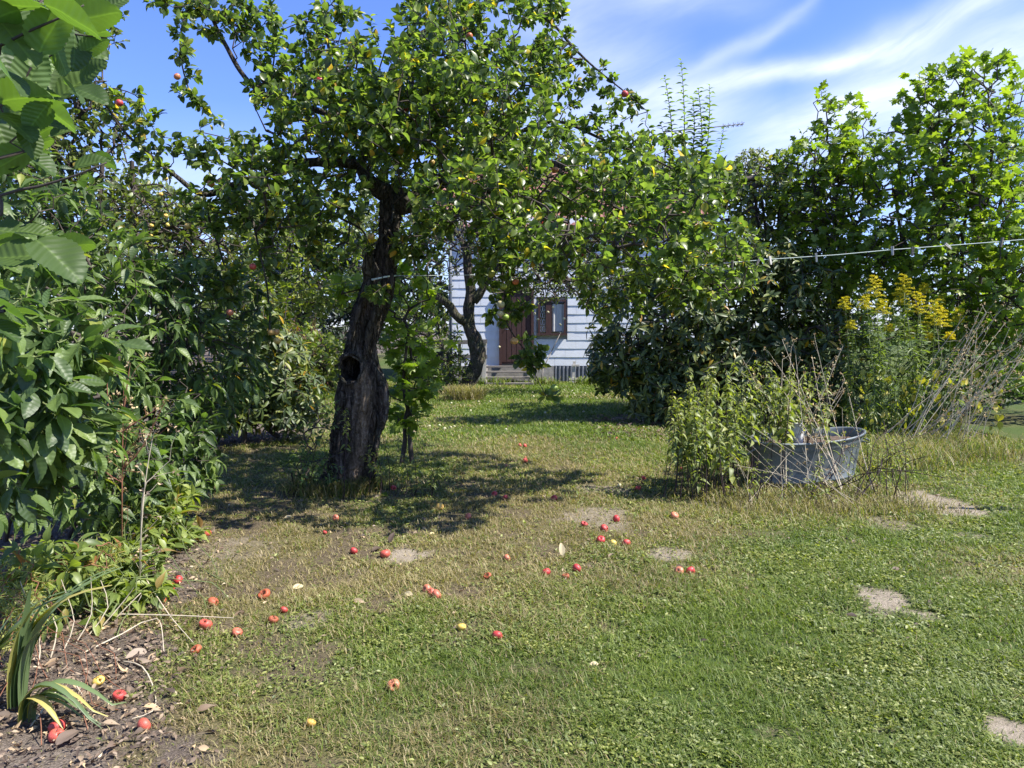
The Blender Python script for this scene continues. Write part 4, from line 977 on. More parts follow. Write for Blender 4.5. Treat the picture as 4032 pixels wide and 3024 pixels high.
tag(b.build('wooden_stake', M['pale_wood'], smooth_=False), 'small pale wooden stake with crosspieces before the grey corrugated skirting', 'stake')
# antenna
ant = empty('tv_antenna', (hx(2700), HY + 2.6, ZT + 1.4), 'thin grey television antenna standing up from the house roof behind leafy shoots', 'antenna')
ad_ = HY + 2.6; b = Buf(); A = P(2830, 500, ad_); B = P(2928, 488, ad_); mm = P(2620, 520, ad_)
b.tube([mm, B], [.018, .018], 6); b.build('boom', M['grey_sheet'], ant)
for u, v in [(2848, 498), (2868, 496), (2888, 493), (2906, 491), (2922, 489)]:
    b = Buf(); q = P(u, v, ad_); b.tube([q + (0, -.22, .0), q + (0, .22, 0)], [.008, .008], 5); b.tube([q + (0, 0, -.06), q + (0, 0, .09)], [.012, .012], 5); b.build('element', M['grey_sheet'], ant)
b = Buf(); b.tube([(mm[0], ad_, ZT + 1.2), (mm[0], ad_, mm[2] + .1)], [.03, .02], 8); b.build('mast', M['grey_sheet'], ant)

# ------------------------------------------------------------------ clothes line and pegs
line_pts = px([(1545, 1086, 6.98), (1800, 1084, 6.95), (2146, 1074, 6.9), (2448, 1060, 6.8), (2750, 1044, 6.7), (3032, 1021, 6.6), (3300, 1003, 6.5), (3514, 983, 6.4), (3800, 962, 6.3), (4032, 943, 6.2), (4500, 900, 6.0)])
b = Buf(); b.tube(line_pts, np.full(11, .0032), 6, .3); kn = P(1545, 1086, 6.96)
for a in np.linspace(0, 1, 3): b.tube([P(1432, 1100 + 8 * a, 7.1), P(1470, 1098 + 4 * a, 6.87), P(1520, 1088 + 3 * a, 6.84), P(1560, 1084 + 3 * a, 6.98)], [.004] * 4, 5)
M['line'] = plain('line', (.62, .70, .62), .5, .1, 20, 0)
tag(b.build('clothes_line', M['line']), 'pale washing line stretched from the old apple trunk to the right', 'clothes line')
b = Buf(); b.tube(px([(1460, 1096, 7.05), (1300, 1122, 7.6), (1120, 1156, 8.6), (900, 1190, 9.6)]), np.full(4, .002), 5, .4)
tag(b.build('wire', M['grey_sheet']), 'thin dark wire running left from the old apple trunk into the hedge', 'wire')
b = Buf(); b.tube([(5.1, 5.98, -.1), (5.1, 5.98, 2.45)], [.04, .035], 10); tag(b.build('line_post', M['grey_wood']), 'grey wooden post holding the right end of the washing line', 'post')
PEGS = [(2146, 1068, 5, 'lone pale peg on the washing line above the house window'), (2448, 1058, -12, 'small peg on the washing line among apple leaves'), (2883, 1040, 2, 'shaded brown peg on the washing line above the left nettles'), (2987, 1026, 24, 'tilted grey peg on the washing line, left of a close pair'),
        (3032, 1022, -3, 'short pale peg on the washing line, right of a close pair'), (3214, 1010, 1, 'thin pale peg alone on the washing line, seen edge on'), (3514, 984, -5, 'bright white peg on the washing line above the goldenrod'), (3594, 986, 3, 'grey weathered peg just right of the bright white one'), (3731, 968, -58, 'pale peg lying almost flat along the washing line'), (3945, 950, 4, 'dark shaded peg nearest the right end of the washing line')]
for i, (u, v, rot, lab) in enumerate(PEGS):
    dd = np.interp(u, [1545, 2146, 2448, 3032, 3514, 4032], [6.98, 6.9, 6.8, 6.6, 6.4, 6.2]); c0 = P(u, v, dd)
    pg = empty('clothes_peg', c0, lab, 'clothes peg', 'pegs on the washing line')
    for sg in (-1, 1):
        b = Buf(); b.box(c0 + (sg * .005, 0, -.008), (.0085, .015, .078), ry=R(3 * sg)); b.build('jaw', M['grey_wood' if i in (2, 3, 7, 9) else 'pale_wood'], pg, smooth_=False)
    b = Buf(); b.tube([c0 + (-.009, 0, 0), c0 + (.009, 0, 0)], [.004, .004], 8); b.build('spring', M['grey_sheet'], pg)
    pg.rotation_euler = (random.uniform(-.2, .2), R(rot), random.uniform(-.6, .6) if i != 5 else 1.4)

# ------------------------------------------------------------------ right side planting
bush('rhododendron', 'huge dark green rhododendron bush right of the lawn, behind the nettles', 'shrub', gp(2850, 1640),
     [(2500, 1300, 12.6, 190, 260, 1.0, 1.2), (2750, 1250, 12.6, 300, 330, 1.3, 2.6), (3000, 1230, 12.4, 330, 330, 1.3, 2.4), (3230, 1420, 12.2, 230, 260, 1.1, 1.5), (2850, 1480, 12.2, 420, 220, 1.1, 1.8), (2600, 1530, 12.2, 180, 130, .8, .8), (2400, 1420, 12.4, 100, 130, .5, .5), (2950, 1060, 12.5, 260, 110, 1.0, .9), (2680, 1080, 12.6, 220, 100, 1., .6)],
     2300, 'whorl', T_LANCE, .155, 'rhodo_leaf', stems=9, rt=.003, power=.2, nleaf=9, tilt=.02, seg=.3, root_r=.7, lean=.7)
mp_rnd = lambda n: np.clip(.15 + .85 * rng.random(n), 0, 1)
MAP = [('young maple with the tallest crown, at the right behind the goldenrod', gp(3700, 1600), [(3820, 420, 11.5, 190, 190, .8, 1.1), (3700, 650, 11.5, 250, 200, 1., 1.8), (3850, 800, 11.5, 230, 200, 1., 1.5), (3650, 950, 11.5, 270, 200, 1., 1.6), (3620, 420, 11.5, 70, 150, .4, .28), (3820, 1150, 11.3, 260, 180, .9, 1.1), (3790, 290, 11.5, 50, 90, .2, .07)], 1900),
       ('young maple with a narrow pointed crown between the tall maple and the rhododendron', gp(3330, 1600), [(3250, 620, 12.8, 170, 110, .7, .7), (3235, 430, 12.8, 35, 90, .2, .09), (3330, 520, 12.8, 110, 120, .4, .3), (3250, 800, 12.8, 180, 140, .8, 1.), (3430, 700, 12.8, 110, 150, .6, .55), (3280, 1000, 12.6, 240, 160, .9, 1.3), (3480, 1050, 12.4, 200, 160, .8, 1.), (3150, 1120, 12.4, 150, 110, .7, .5)], 1600),
       ('low maple saplings filling the right edge beyond the dry stalks', gp(4050, 1560), [(4000, 1180, 10.6, 140, 200, .8, 1.), (3900, 1300, 10.8, 160, 130, .8, .8), (4050, 1000, 10.8, 120, 130, .7, .6), (3990, 1430, 10.6, 140, 90, .6, .4)], 650)]
for lab, base, bl_, nn in MAP:
    bl_ = [(u, v, d, a_ * 1.12, b_ * 1.05, c_ * 1.2, w_) for u, v, d, a_, b_, c_, w_ in bl_]
    bush('maple_tree', lab, 'tree', base, bl_, nn, 'spray', T_MAPLE, .128, 'maple_leaf', per=2, stems=4, rt=.0035, group='young maples on the right', parts=('trunk', 'crown'), thin_n=2, flat=.35, droop=.15, power=.36, seg=.25, root_r=.35, rnd=mp_rnd, lean=.8)
b2, g3 = bush('plum_tree', 'fruit tree with round leaves and green fruit between rhododendron top and maples', 'tree', gp(3050, 1580),
     [(2820, 760, 13.5, 200, 110, .9, 1.3), (3050, 780, 13.5, 220, 130, 1., 1.5), (3230, 760, 13.8, 200, 150, 1., 1.2), (2950, 940, 13.5, 300, 110, 1., 1.4), (3150, 930, 13.5, 200, 130, 1., 1.), (3080, 640, 13.5, 60, 50, .4, .2), (2980, 690, 13.5, 40, 70, .3, .15), (3560, 560, 13.8, 80, 60, .5, .1), (2700, 700, 11.5, 170, 90, .7, 1.), (2550, 720, 11.5, 150, 90, .6, .7)], 1900, 'spray', T_APPLE, .095, 'far_leaf', per=4, stems=3, rt=.0035, parts=('trunk', 'crown'), seg=.25)
for (a, c) in [(835, 1005), (898, 1020), (912, 1030), (545, 1135), (605, 1105), (600, 1180), (530, 1190), (520, 1205), (890, 1180), (485, 1310), (592, 1298), (550, 1390), (488, 1385), (430, 1240), (995, 1090), (460, 1250)]:
    place_fruit('fruit_green', P(2832 + a / 1.66, 100 + c / 1.66, 12.55), .06, b2, name='fruit')
bush('shrub_hedge', 'dark leafy hedge behind the maples at the right edge', 'hedge', (8.6, 15., 0), [(3900, 900, 15, 300, 230, 1., 2), (4050, 1100, 14, 250, 250, 1., 2), (3600, 1200, 14.5, 350, 250, 1., 2), (3950, 1450, 13.5, 350, 120, 1., 1.4), (4200, 1480, 12., 260, 90, .8, 1.2), (4000, 1500, 12.6, 230, 110, .6, 1.2), (4000, 650, 15.5, 150, 120, .8, .4), (3250, 1200, 15, 300, 250, 1., 1.5)], 1500, 'spray', T_OVAL, .13, 'shrub_leaf', per=4, stems=8, rt=.003, seg=.4, root_r=1.2)
bush('locust_tree', 'thin feathery branches of a small tree above the hedge at the right edge', 'tree', (9.6, 12.6, 0), [(4010, 520, 12.6, 110, 130, .5, 1.), (4060, 700, 12.6, 110, 120, .5, 1.), (3990, 600, 12.6, 60, 60, .3, .3)], 110, 'spray', T_NARROW, .13, 'shrub_leaf', per=7, stems=2, rt=.003, seg=.2, parts=('trunk', 'crown'))


def goldenrod():
    base = gp(3600, 1740); base[1] = 10.3; root = empty('goldenrod_clump', base, 'tall clump of goldenrod with yellow plumes in front of the maples', 'plant')
    sb, lb = Buf(), Buf()
    tops = [(3445, 1115, 1), (3560, 1110, 1), (3325, 1188, .6), (3405, 1185, .6), (3475, 1200, .7), (3545, 1160, .8), (3615, 1180, 1), (3680, 1215, 1.2), (3705, 1235, 1.), (3775, 1235, .7), (3640, 1130, .5), (3350, 1275, .4), (3580, 1310, .6), (3635, 1285, .6), (3700, 1180, .4), (3500, 1290, .3), (3660, 1325, .4), (3740, 1320, .3),
            (3420, 1330, 0), (3480, 1360, 0), (3530, 1390, 0), (3600, 1380, 0), (3680, 1400, 0), (3750, 1380, 0), (3450, 1250, 0), (3720, 1300, 0), (3570, 1250, 0), (3400, 1420, 0), (3790, 1430, 0), (3620, 1240, .0)]
    tops = tops + [(u + random.uniform(-40, 40), v + random.uniform(40, 160), 0) for u, v, _ in tops]
    for i, (u, v, f) in enumerate(tops):
        d = 10.3 + random.uniform(-.5, .6); T_ = P(u, v, d); B0 = np.array((T_[0] * .72 + base[0] * .28 + random.uniform(-.15, .15), d + random.uniform(-.1, .1), 0.)); H = T_[2]
        q = np.array([B0 * (1 - s_) + T_ * s_ + np.array([0.05 * math.sin(s_ * 3), 0, 0]) for s_ in np.linspace(0, 1, 9)]); sb.tube(q, np.linspace(.006, .003, 9), 5)
        nl = int(110 * H / 2) + 16; ss = .06 + .90 * rng.random(nl); pp = np.array([np.interp(ss, np.linspace(0, 1, 9), q[:, k]) for k in range(3)]).T; ph = rng.random(nl) * 6.28
        X = np.stack([np.cos(ph), np.sin(ph), .55 - 1.4 * (1 - ss) + .2 * rng.normal(size=nl)], -1)
        low = ss < .28 ; rn_ = rng.random(nl) * .9; rn_[low] = .3 + .7 * rng.random(low.sum()); lb.scatter(T_NARROW, pp, X, np.array([0, 0, 1.]) + .4 * rng.normal(size=(nl, 3)), .13 * (.6 + .5 * rng.random(nl)) * np.where(ss > .85, .55, 1), rn_)
        if f > 0:
            fb = Buf(); nb = int(9 + 9 * f)
            for k in range(nb):
                a = k * 2.4; hgt = k / nb; L_ = (.04 + .12 * f * (1 - hgt * .8)) ; s0 = T_ + np.array([0, 0, -.20 * f + .30 * f * hgt])
                t_ = np.linspace(0, 1, 9); arc = s0 + np.stack([np.cos(a) * L_ * t_, np.sin(a) * L_ * t_, L_ * (.55 * t_ - .45 * t_ ** 2)], -1); fb.tube(arc, np.full(9, .002), 3, None, False)
                m_ = 60; s2 = rng.random(m_) ** .8; pp2 = np.array([np.interp(s2, t_, arc[:, c]) for c in range(3)]).T + rng.normal(size=(m_, 3)) * .005 + np.array([0, 0, .006])
                fb.scatter(T_SMALL, pp2, rng.normal(size=(m_, 3)) + np.array([0, 0, .8]), rng.normal(size=(m_, 3)), .016, rng.random(m_))
            fb.build('flower_plume', M['bloom'], root)
    # pale dry leaves hanging low in the clump
    n = 150; q = np.array([P(random.uniform(3380, 3950), random.uniform(1440, 1680), 10.3 + random.uniform(-.6, .1)) for _ in range(n)]); q[:, 2] = np.maximum(q[:, 2], .1)
    lb.scatter(T_APPLE, q, np.array([0, 0, -1.]) + .4 * rng.normal(size=(n, 3)), rng.normal(size=(n, 3)), .07 + .05 * rng.random(n), .93 + .07 * rng.random(n))
    sb.build('stems', M['stem_green'], root); lb.build('foliage', M['rod_leaf'], root)


goldenrod()


def stalks(name, label, cat, items, mat, leaf=None, leafmat_=None, tips=False, group=None, r=.003):
    """items: list of polylines in world coordinates"""
    base = items[0][0]; root = empty(name, (base[0], base[1], 0), label, cat, group); b = Buf(); lb = Buf()
    for q in items:
        q = np.array(q, float); q2, r2 = smooth(q, np.linspace(r * 1.3, r * .6, len(q)), .06); b.tube(q2, r2, 5, None, False)
        if tips:
            T_ = q2[-1]; D = norm(q2[-1] - q2[-4])
            for k in range(9):
                s0 = q2[-1 - k * 2 if k * 2 < len(q2) - 2 else 0]; e = s0 + (D * .7 + rng.normal(size=3) * .45) * (.06 + .10 * random.random()); b.tube([s0, (s0 + e) / 2 + rng.normal(size=3) * .008, e], [r * .5, r * .4, r * .3], 3, None, False)
                if leaf is not None: lb.scatter(leaf, e + rng.normal(size=(5, 3)) * .008, rng.normal(size=(5, 3)), rng.normal(size=(5, 3)), .02, rng.random(5))
    b.build('stems', M[mat], root)
    if lb.n: lb.build('seed_heads', M[leafmat_], root)
    return root


def arcs(n, base_f, top_f, mid=.5, sag=0.):
    out = []
    for i in range(n):
        A = base_f(i); B = top_f(i); C = A * (1 - mid) + B * mid + np.array([0, 0, sag]) + rng.normal(size=3) * .03; out.append([A, A * .7 + B * .3 + rng.normal(size=3) * .015 + np.array([0, 0, sag * .6]), C, B])
    return out


ru = random.uniform
stalks('dead_stalks', 'bleached dry stalks leaning far right out of the goldenrod', 'dead plant', arcs(34, lambda i: np.array((5.3 + ru(-.5, .6), 9.5 + ru(-.3, .3), 0)), lambda i: P(ru(3780, 4100), ru(1210, 1560), 9.2 + ru(-.5, .5)), .55, .05), 'stem_pale', T_SMALL, 'straw', True, r=.004)


# zinc tub
def make_tub():
    cx_, cy_ = 2.93, 7.32; root = empty('zinc_tub', (cx_, cy_, 0), 'old galvanised zinc washtub standing among nettles', 'washtub'); root.rotation_euler = (R(1.5), R(-3.0), R(14))
    m, t, p = mat_new('zinc'); tcn = t.new('ShaderNodeTexCoord').outputs['Object']; n = t.noise(tcn, 5., 6, .65); v = t.new('ShaderNodeTexVoronoi'); v.inputs['Scale'].default_value = 60; t.l.new(tcn, v.inputs['Vector'])
    c = t.ramp(n, [(.3, (.10, .118, .122)), (.6, (.17, .195, .20)), (.8, (.27, .29, .29))]); c = t.mix(.25, c, t.ramp(v.outputs['Distance'], [(0, (.09, .10, .11)), (1, (.26, .29, .29))])); 
    t.put(p.inputs['Base Color'], c); p.inputs['Metallic'].default_value = .35; t.put(p.inputs['Roughness'], t.mapr(n, .3, .7, .42, .62)); t.put(p.inputs['Normal'], t.bump(n, .1, .01)); M['zinc'] = m
    prof = [(0.0, .0), (.42, .0), (.47, .004), (.485, .02), (.50, .05), (.505, .06), (.516, .068), (.516, .078), (.507, .086), (.53, .20), (.555, .32), (.575, .385), (.585, .395), (.585, .41), (.590, .425), (.605, .445), (.618, .452), (.618, .466), (.600, .470), (.590, .455), (.572, .40), (.53, .22), (.49, .05), (0, .045)]
    K = 72; a = np.arange(K) * 2 * math.pi / K; V = np.zeros((len(prof), K, 3))
    for i, (r, z) in enumerate(prof):
        sq = 1.0 / (np.abs(np.cos(a)) ** 2.4 + np.abs(np.sin(a)) ** 2.4) ** (1 / 2.4)
        V[i, :, 0] = r * 1.05 * np.cos(a) * sq; V[i, :, 1] = r * .50 * np.sin(a) * sq; V[i, :, 2] = z + (.035 * np.cos(a) ** 2 * (z / .47) if z > .2 else 0)
    off = np.array((cx_, cy_, 0)); b = Buf(); b.grid(V + off, True); b.build('body', M['zinc'], root)
    for sg in (-1, 1):
        b = Buf(); b.tube(np.array([(sg * .60, -.10, .42), (sg * .655, -.10, .40), (sg * .69, -.07, .36), (sg * .69, .07, .36), (sg * .655, .10, .40), (sg * .60, .10, .42)]) + off, [.010] * 6, 8, .02); b.build('handle', M['zinc'], root)
    b = Buf(); b.grid(np.stack([np.stack([.56 * s_ * np.cos(a), .26 * s_ * np.sin(a), np.full(K, .40) + .02 * rng.random(K)], -1) for s_ in (1., .8, .6, .4, .2, .02)]) + off, True); b.build('soil', M['ground_soil'], root)


M['ground_soil'] = plain('ground_soil', (.10, .07, .05), .95, .5, 40, .7, .02)
make_tub()


def nettles(name, label, spots, d0, leafsize=.062, mat='nettle_leaf', stem='stem_dark', hbend=.03, dens=1., group=None, seeds=True):
    base = np.array((spots[0][0], spots[0][1], 0)); root = empty(name, base, label, 'plant', group); sb, lb = Buf(), Buf()
    for (x, y, tx, ty, H) in spots:
        bz_ = .38 if ((x - 2.93) / .5) ** 2 + ((y - 7.32) / .22) ** 2 < 1 else 0.
        A = np.array((x, y, bz_)); B = np.array((tx, ty, H)); s1 = np.linspace(0, 1, 9)[:, None]; q = A + (B - A) * s1 + np.array([1, .4, 0]) * hbend * np.sin(s1 * 3 + x * 5); q[:, 2] = bz_ + (H - bz_) * (s1[:, 0] ** .9)
        sb.tube(q, np.linspace(.0042, .0018, 9), 5, None, False); L_ = np.linalg.norm(B - A); npair = max(3, int(L_ / .055 * dens))
        for k in range(npair):
            s_ = .34 + .66 * k / npair
            if random.random() < .15 + .45 * (s_ < .45): continue
            pp = np.array([np.interp(s_, s1[:, 0], q[:, c]) for c in range(3)]); ph = (k % 2) * 1.57 + x * 7; sz = leafsize * (1.25 - .75 * s_) * ru(.7, 1.25); X = np.array([(math.cos(ph), math.sin(ph), -.25), (-math.cos(ph), -math.sin(ph), -.25)]) + rng.normal(size=(2, 3)) * .25
            yl = 1. if s_ < .4 and random.random() < .5 else .78; lb.scatter(T_NETTLE, np.stack([pp, pp]) + X * .012, X, np.array([0, 0, 1.]) + rng.normal(size=(2, 3)) * .3, sz, rng.random(2) * yl)
            if seeds and s_ > .7:
                for j in range(5): e = pp + rng.normal(size=3) * .014 + np.array([0, 0, -.012]); lb.scatter(T_SMALL, e[None], rng.normal(size=(1, 3)), rng.normal(size=(1, 3)), .018, np.array([.45 + .35 * random.random()]))
    sb.build('stems', M[stem], root); lb.build('foliage', M[mat], root); return root


def nspots(n, u0, u1, v0, v1, da, db, lean=0.):
    out = []
    for i in range(n):
        d = ru(da, db); u = ru(u0, u1); v = ru(v0, v1); T_ = P(u, v, d); out.append((T_[0] + ru(-.12, .12) - lean, d + ru(-.1, .1), T_[0], d, max(.12, T_[2])))
    return out


nettles('nettle_clump', 'thick clump of tall nettles behind and left of the zinc tub', nspots(62, 2760, 3260, 1400, 1660, 6.9, 7.9) + nspots(34, 2660, 2990, 1480, 1850, 6.4, 7.3), 7, .098, dens=.85)
nettles('nettle_clump', 'nettle stems standing at the left edge of the clump by the tub', nspots(18, 2640, 2760, 1480, 1720, 6.5, 7.0) + [(P(2760, 1900, 6.8)[0], 6.8, P(2722, 1440, 6.8)[0], 6.8, P(2722, 1435, 6.8)[2])] * 1, 7, .09)
nettles('nettle_clump', 'sparse low nettles and stems in front of the zinc tub', nspots(30, 2850, 3350, 1760, 1960, 6.2, 6.75), 6.5, .05, dens=.7)
stalks('bramble_stems', 'dark bare stems bending right over the lawn from the tub', 'plant', arcs(11, lambda i: np.array((2.55 + ru(0, .9), 6.35 + ru(0, .7), 0)), lambda i: [P(3600, 1760, 6.4), P(3690, 1690, 6.7), P(3640, 1800, 6.2), P(3720, 1880, 6.), P(3480, 1660, 6.9), P(3420, 1620, 7.), P(3560, 1650, 6.8), P(3650, 1850, 6.1), P(3400, 1700, 6.7), P(3530, 1780, 6.4), P(3330, 1760, 6.4)][i], .5, .10), 'stem_dark', T_SMALL, 'nettle_leaf', True, r=.004)
nettles('young_growth', 'young leafy nettle shoots growing right of the zinc tub', nspots(16, 3330, 3560, 1650, 1900, 6.5, 7.4, -.1), 6.8, .045)
stalks('dead_stalks', 'tall bleached dry stalks standing upright in and above the zinc tub', 'dead plant', arcs(22, lambda i: np.array((2.5 + ru(0, .8), 7.0 + ru(-.5, .4), 0.1)), lambda i: P(ru(2880, 3350), ru(1330, 1650), 7.2 + ru(-.3, .3)), .5, .0), 'stem_pale', T_SMALL, 'straw', True, r=.003)
stalks('dead_stalks', 'broken pale stalks leaning across the front of the nettles', 'dead plant', arcs(14, lambda i: np.array((1.9 + ru(0, 1.4), 6.2 + ru(0, .5), 0.)), lambda i: P(ru(2700, 3250), ru(1650, 1850), 6.5 + ru(-.3, .3)), .5, .03), 'stem_pale', r=.0018)
# milky glass jar / white cup in the tub
b = Buf(); c0 = P(3140, 1700, 7.25); prof = [(0, -.11), (.045, -.11), (.055, -.10), (.055, .04), (.035, .07), (.035, .10), (.04, .105), (.03, .105), (.028, .07)]
a = np.arange(24) * 2 * math.pi / 24; b.grid(np.array([[(c0[0] + r_ * math.cos(q), c0[1] + r_ * math.sin(q), c0[2] - .02 + z_) for q in a] for r_, z_ in prof]), True)
tag(b.build('jug', M['white_paint']), 'small whitish jug half hidden by leaves in the zinc tub', 'jug')
# hairy straw grass round tub, tree feet
def grass_tuft(name, label, pts_, n, h, spread, mat='straw', grn=.0, group=None, wid=.003):
    b = Buf(); c = pts_[rng.integers(len(pts_), size=n)] + np.stack([rng.normal(size=n) * spread, rng.normal(size=n) * spread, np.zeros(n)], -1)
    an = rng.random(n) * 6.28; hh = h * (.4 + .8 * rng.random(n)); lean = hh * (.3 + 1.2 * rng.random(n)); ax, ay = np.cos(an), np.sin(an); V = np.empty((n, 7, 3))
    for i, (f, z, w_) in enumerate([(0, 0, 1), (.3, .6, .8), (.7, .9, .5)]):
        x = c[:, 0] + ax * lean * f; y = c[:, 1] + ay * lean * f; zz = gz(c[:, 0], c[:, 1]) + hh * z; V[:, 2 * i] = np.stack([x - ay * wid * w_, y + ax * wid * w_, zz], -1); V[:, 2 * i + 1] = np.stack([x + ay * wid * w_, y - ax * wid * w_, zz], -1)
    V[:, 6] = np.stack([c[:, 0] + ax * lean * 1.1, c[:, 1] + ay * lean * 1.1, gz(c[:, 0], c[:, 1]) + hh * (.55 + .4 * rng.random(n))], -1)
    L = (np.array([0, 1, 3, 2, 2, 3, 5, 4, 4, 5, 6])[None] + (np.arange(n) * 7)[:, None]).ravel(); lc = np.zeros((n, 7, 3)); lc[:, :, 1] = .5; lc[:, :, 2] = rng.random(n)[:, None]; lc[:, :, 0] = [0, 0, .5, .5, .8, .8, 1]
    if mat == 'grass': lc[:, :, 1] = (rng.random(n) < grn)[:, None] * .8
    b.add(V.reshape(-1, 3), L, np.tile([4, 4, 3], n), lc.reshape(-1, 3)); o = b.build(name, M[mat]); tag(o, label, 'grass', group, 'stuff'); return o


tp = np.array([(1.75 + .055 * i + ru(-.1, .1), 6.35 + .25 * math.sin(i), 0) for i in range(32)]); tp2 = np.array([(2.0 + .06 * i, 6.75 + .5 * math.sin(i * 2.1), 0) for i in range(28)])
grass_tuft('dry_grass', 'matted straw coloured grass around the foot of the zinc tub', np.vstack([tp, tp2]), 4200, .10, .16, 'grass', .85)
grass_tuft('long_grass', 'long green and straw grass between tub and goldenrod', np.array([(3.6 + .09 * i, 8.2 + .05 * i + .5 * math.sin(i * 1.7), 0) for i in range(28)]), 5200, .20, .25, 'grass', .6, wid=.004)
grass_tuft('long_grass', 'uncut grass at the foot of the old apple trunk', np.array([(TB[0] + .34 * math.cos(a) - .05, TB[1] + .28 * math.sin(a) - .05, 0) for a in np.linspace(0, 6.28, 20)]), 2600, .15, .07, 'grass', .6)
sw = G(1825, 1575); grass_tuft('dry_grass', 'tuft of pale straw around the foot of the second apple tree', np.array([(sw[0] + .25 * math.cos(a), sw[1] + .2 * math.sin(a) - .05, 0) for a in np.linspace(0, 6.28, 12)]), 900, .32, .10, 'grass', .9, wid=.006)
grass_tuft('long_grass', 'tall weeds and grass at the foot of the house wall', np.array([(hx(1900) + .10 * i, 20.0 + .15 * math.sin(i), 0) for i in list(range(0, 9)) + list(range(14, 20)) + list(range(27, 33)) + list(range(40, 60))]), 1500, .22, .12, 'grass', .15, wid=.010)

# low plants round the old trunk
nettles('nettle_clump', 'nettles and suckers at the right foot of the old apple trunk', [(TB[0] + .30 + .04 * i + ru(-.05, .05), TB[1] - .25 + ru(-.2, .3), TB[0] + .28 + .05 * i + ru(-.12, .12), TB[1] - .3 + ru(-.2, .3), ru(.15, .62) if i < 9 else ru(.12, .42)) for i in range(17)] + [(TB[0] + .15, TB[1] - .42, TB[0] + .12, TB[1] - .46, .85)], 7, .075)
bush('privet_shrub', 'small leaved suckers at the left foot of the old apple trunk', 'shrub', (TB[0] - .38, TB[1] - .15, 0), [(1245, 1720, 6.9, 75, 170, .2, 1), (1210, 1830, 6.8, 90, 90, .2, .8), (1290, 1850, 6.7, 60, 60, .12, .4), (1290, 1640, 6.8, 60, 80, .12, .3)], 130, 'spray', T_OVAL, .045, 'shrub_leaf', per=4, stems=7, rt=.0018, root_r=.1, lean=.9)
bush('maple_tree', 'young maple sapling standing right behind the old apple trunk', 'tree', (P(1600, 1700, 8.4)[0], 8.4, 0), [(1600, 1150, 8.4, 130, 110, .3, 1), (1620, 1350, 8.4, 130, 150, .35, 1.3), (1590, 1540, 8.4, 100, 110, .3, .8), (1380, 1120, 8.4, 70, 90, .2, .3), (1680, 1500, 8.4, 50, 120, .2, .3), (1610, 1680, 8.2, 50, 50, .2, .15)], 190, 'spray', T_MAPLE, .135, 'maple_leaf', per=2, stems=2, rt=.003, flat=.35, droop=.2, parts=('trunk', 'crown'), root_r=.06, rnd=mp_rnd)

# ------------------------------------------------------------------ background planting
BG = [('willowy_shrub', 'bright green bushy shrub left of the second apple tree', 'shrub', gp(1720, 1535), [(1700, 1350, 17.5, 130, 150, .8, 1.2), (1780, 1450, 17.3, 80, 80, .6, .6), (1640, 1450, 17.5, 90, 90, .6, .6), (1620, 1250, 18, 90, 90, .6, .5)], 520, T_LANCE, .13, 'bright_leaf', 4),
      ('currant_shrub', 'yellow green shrub in full sun beyond the left rhododendron', 'shrub', gp(1250, 1530), [(1240, 1400, 18, 130, 90, .9, 1.2), (1340, 1430, 18, 90, 80, .7, .7), (1150, 1430, 18, 80, 80, .7, .5), (1180, 1320, 19, 90, 50, .6, .4)], 520, T_SMALL, .14, 'bright_leaf', 4),
      ('deciduous_tree', 'light green tree beyond the shrubs, seen left of the old trunk', 'tree', (P(1180, 1500, 27)[0], 27, 0), [(1120, 900, 27, 160, 170, 2., 1.3), (1300, 1050, 27, 190, 170, 2., 1.4), (1180, 1180, 26, 180, 110, 1.5, 1.), (1350, 850, 28, 120, 130, 1.5, .5), (1000, 1050, 27, 120, 150, 1.5, .8)], 1100, T_SMALL, .22, 'bright_leaf', 4),
      ('deciduous_tree', 'mid green tree beyond the garden, left of the house corner', 'tree', (P(1600, 1500, 25)[0], 25, 0), [(1600, 950, 25, 180, 200, 2., 1.5), (1650, 1180, 25, 130, 130, 1.5, 1.), (1480, 1200, 25, 90, 150, 1.2, .6), (1480, 900, 25, 120, 160, 1.2, .6), (1700, 820, 26, 120, 120, 1.5, .6)], 1000, T_SMALL, .20, 'far_leaf', 4),
      ('deciduous_tree', 'dense dark tree mass far behind the left hedge', 'tree', (P(800, 1500, 24)[0], 24, 0), [(850, 1000, 24, 200, 200, 2., 1.5), (600, 900, 24, 200, 200, 2., 1.5), (350, 950, 23, 250, 250, 2., 1.5), (900, 1250, 24, 250, 150, 2., 1.)], 1000, T_SMALL, .22, 'far_leaf', 4)]
for nm, lab, cat, base, bl_, nn, T_, sz, mt, per in BG:
    bush(nm, lab, cat, base, bl_, nn, 'spray', T_, sz, mt, per=per, stems=5 if cat == 'shrub' else 1, rt=.006, seg=.5, flat=.9, root_r=.4, parts=('stems', 'foliage') if cat == 'shrub' else ('trunk', 'crown'), group='trees beyond the garden' if cat == 'tree' else None)
bush('birch_tree', 'distant birch with thin drooping foliage rising over the fruit tree', 'tree', (P(2960, 1400, 34)[0], 34, 0), [(2960, 650, 34, 70, 70, .9, 1), (3010, 720, 34, 60, 60, .9, .6), (2900, 740, 34, 70, 60, .9, .5), (2950, 900, 34, 120, 130, 1.2, .8)], 700, 'spray', T_SMALL, .16, 'birch_leaf', per=4, stems=1, rt=.004, seg=.5, parts=('trunk', 'crown'), power=.5, group='trees beyond the garden', droop=.5)
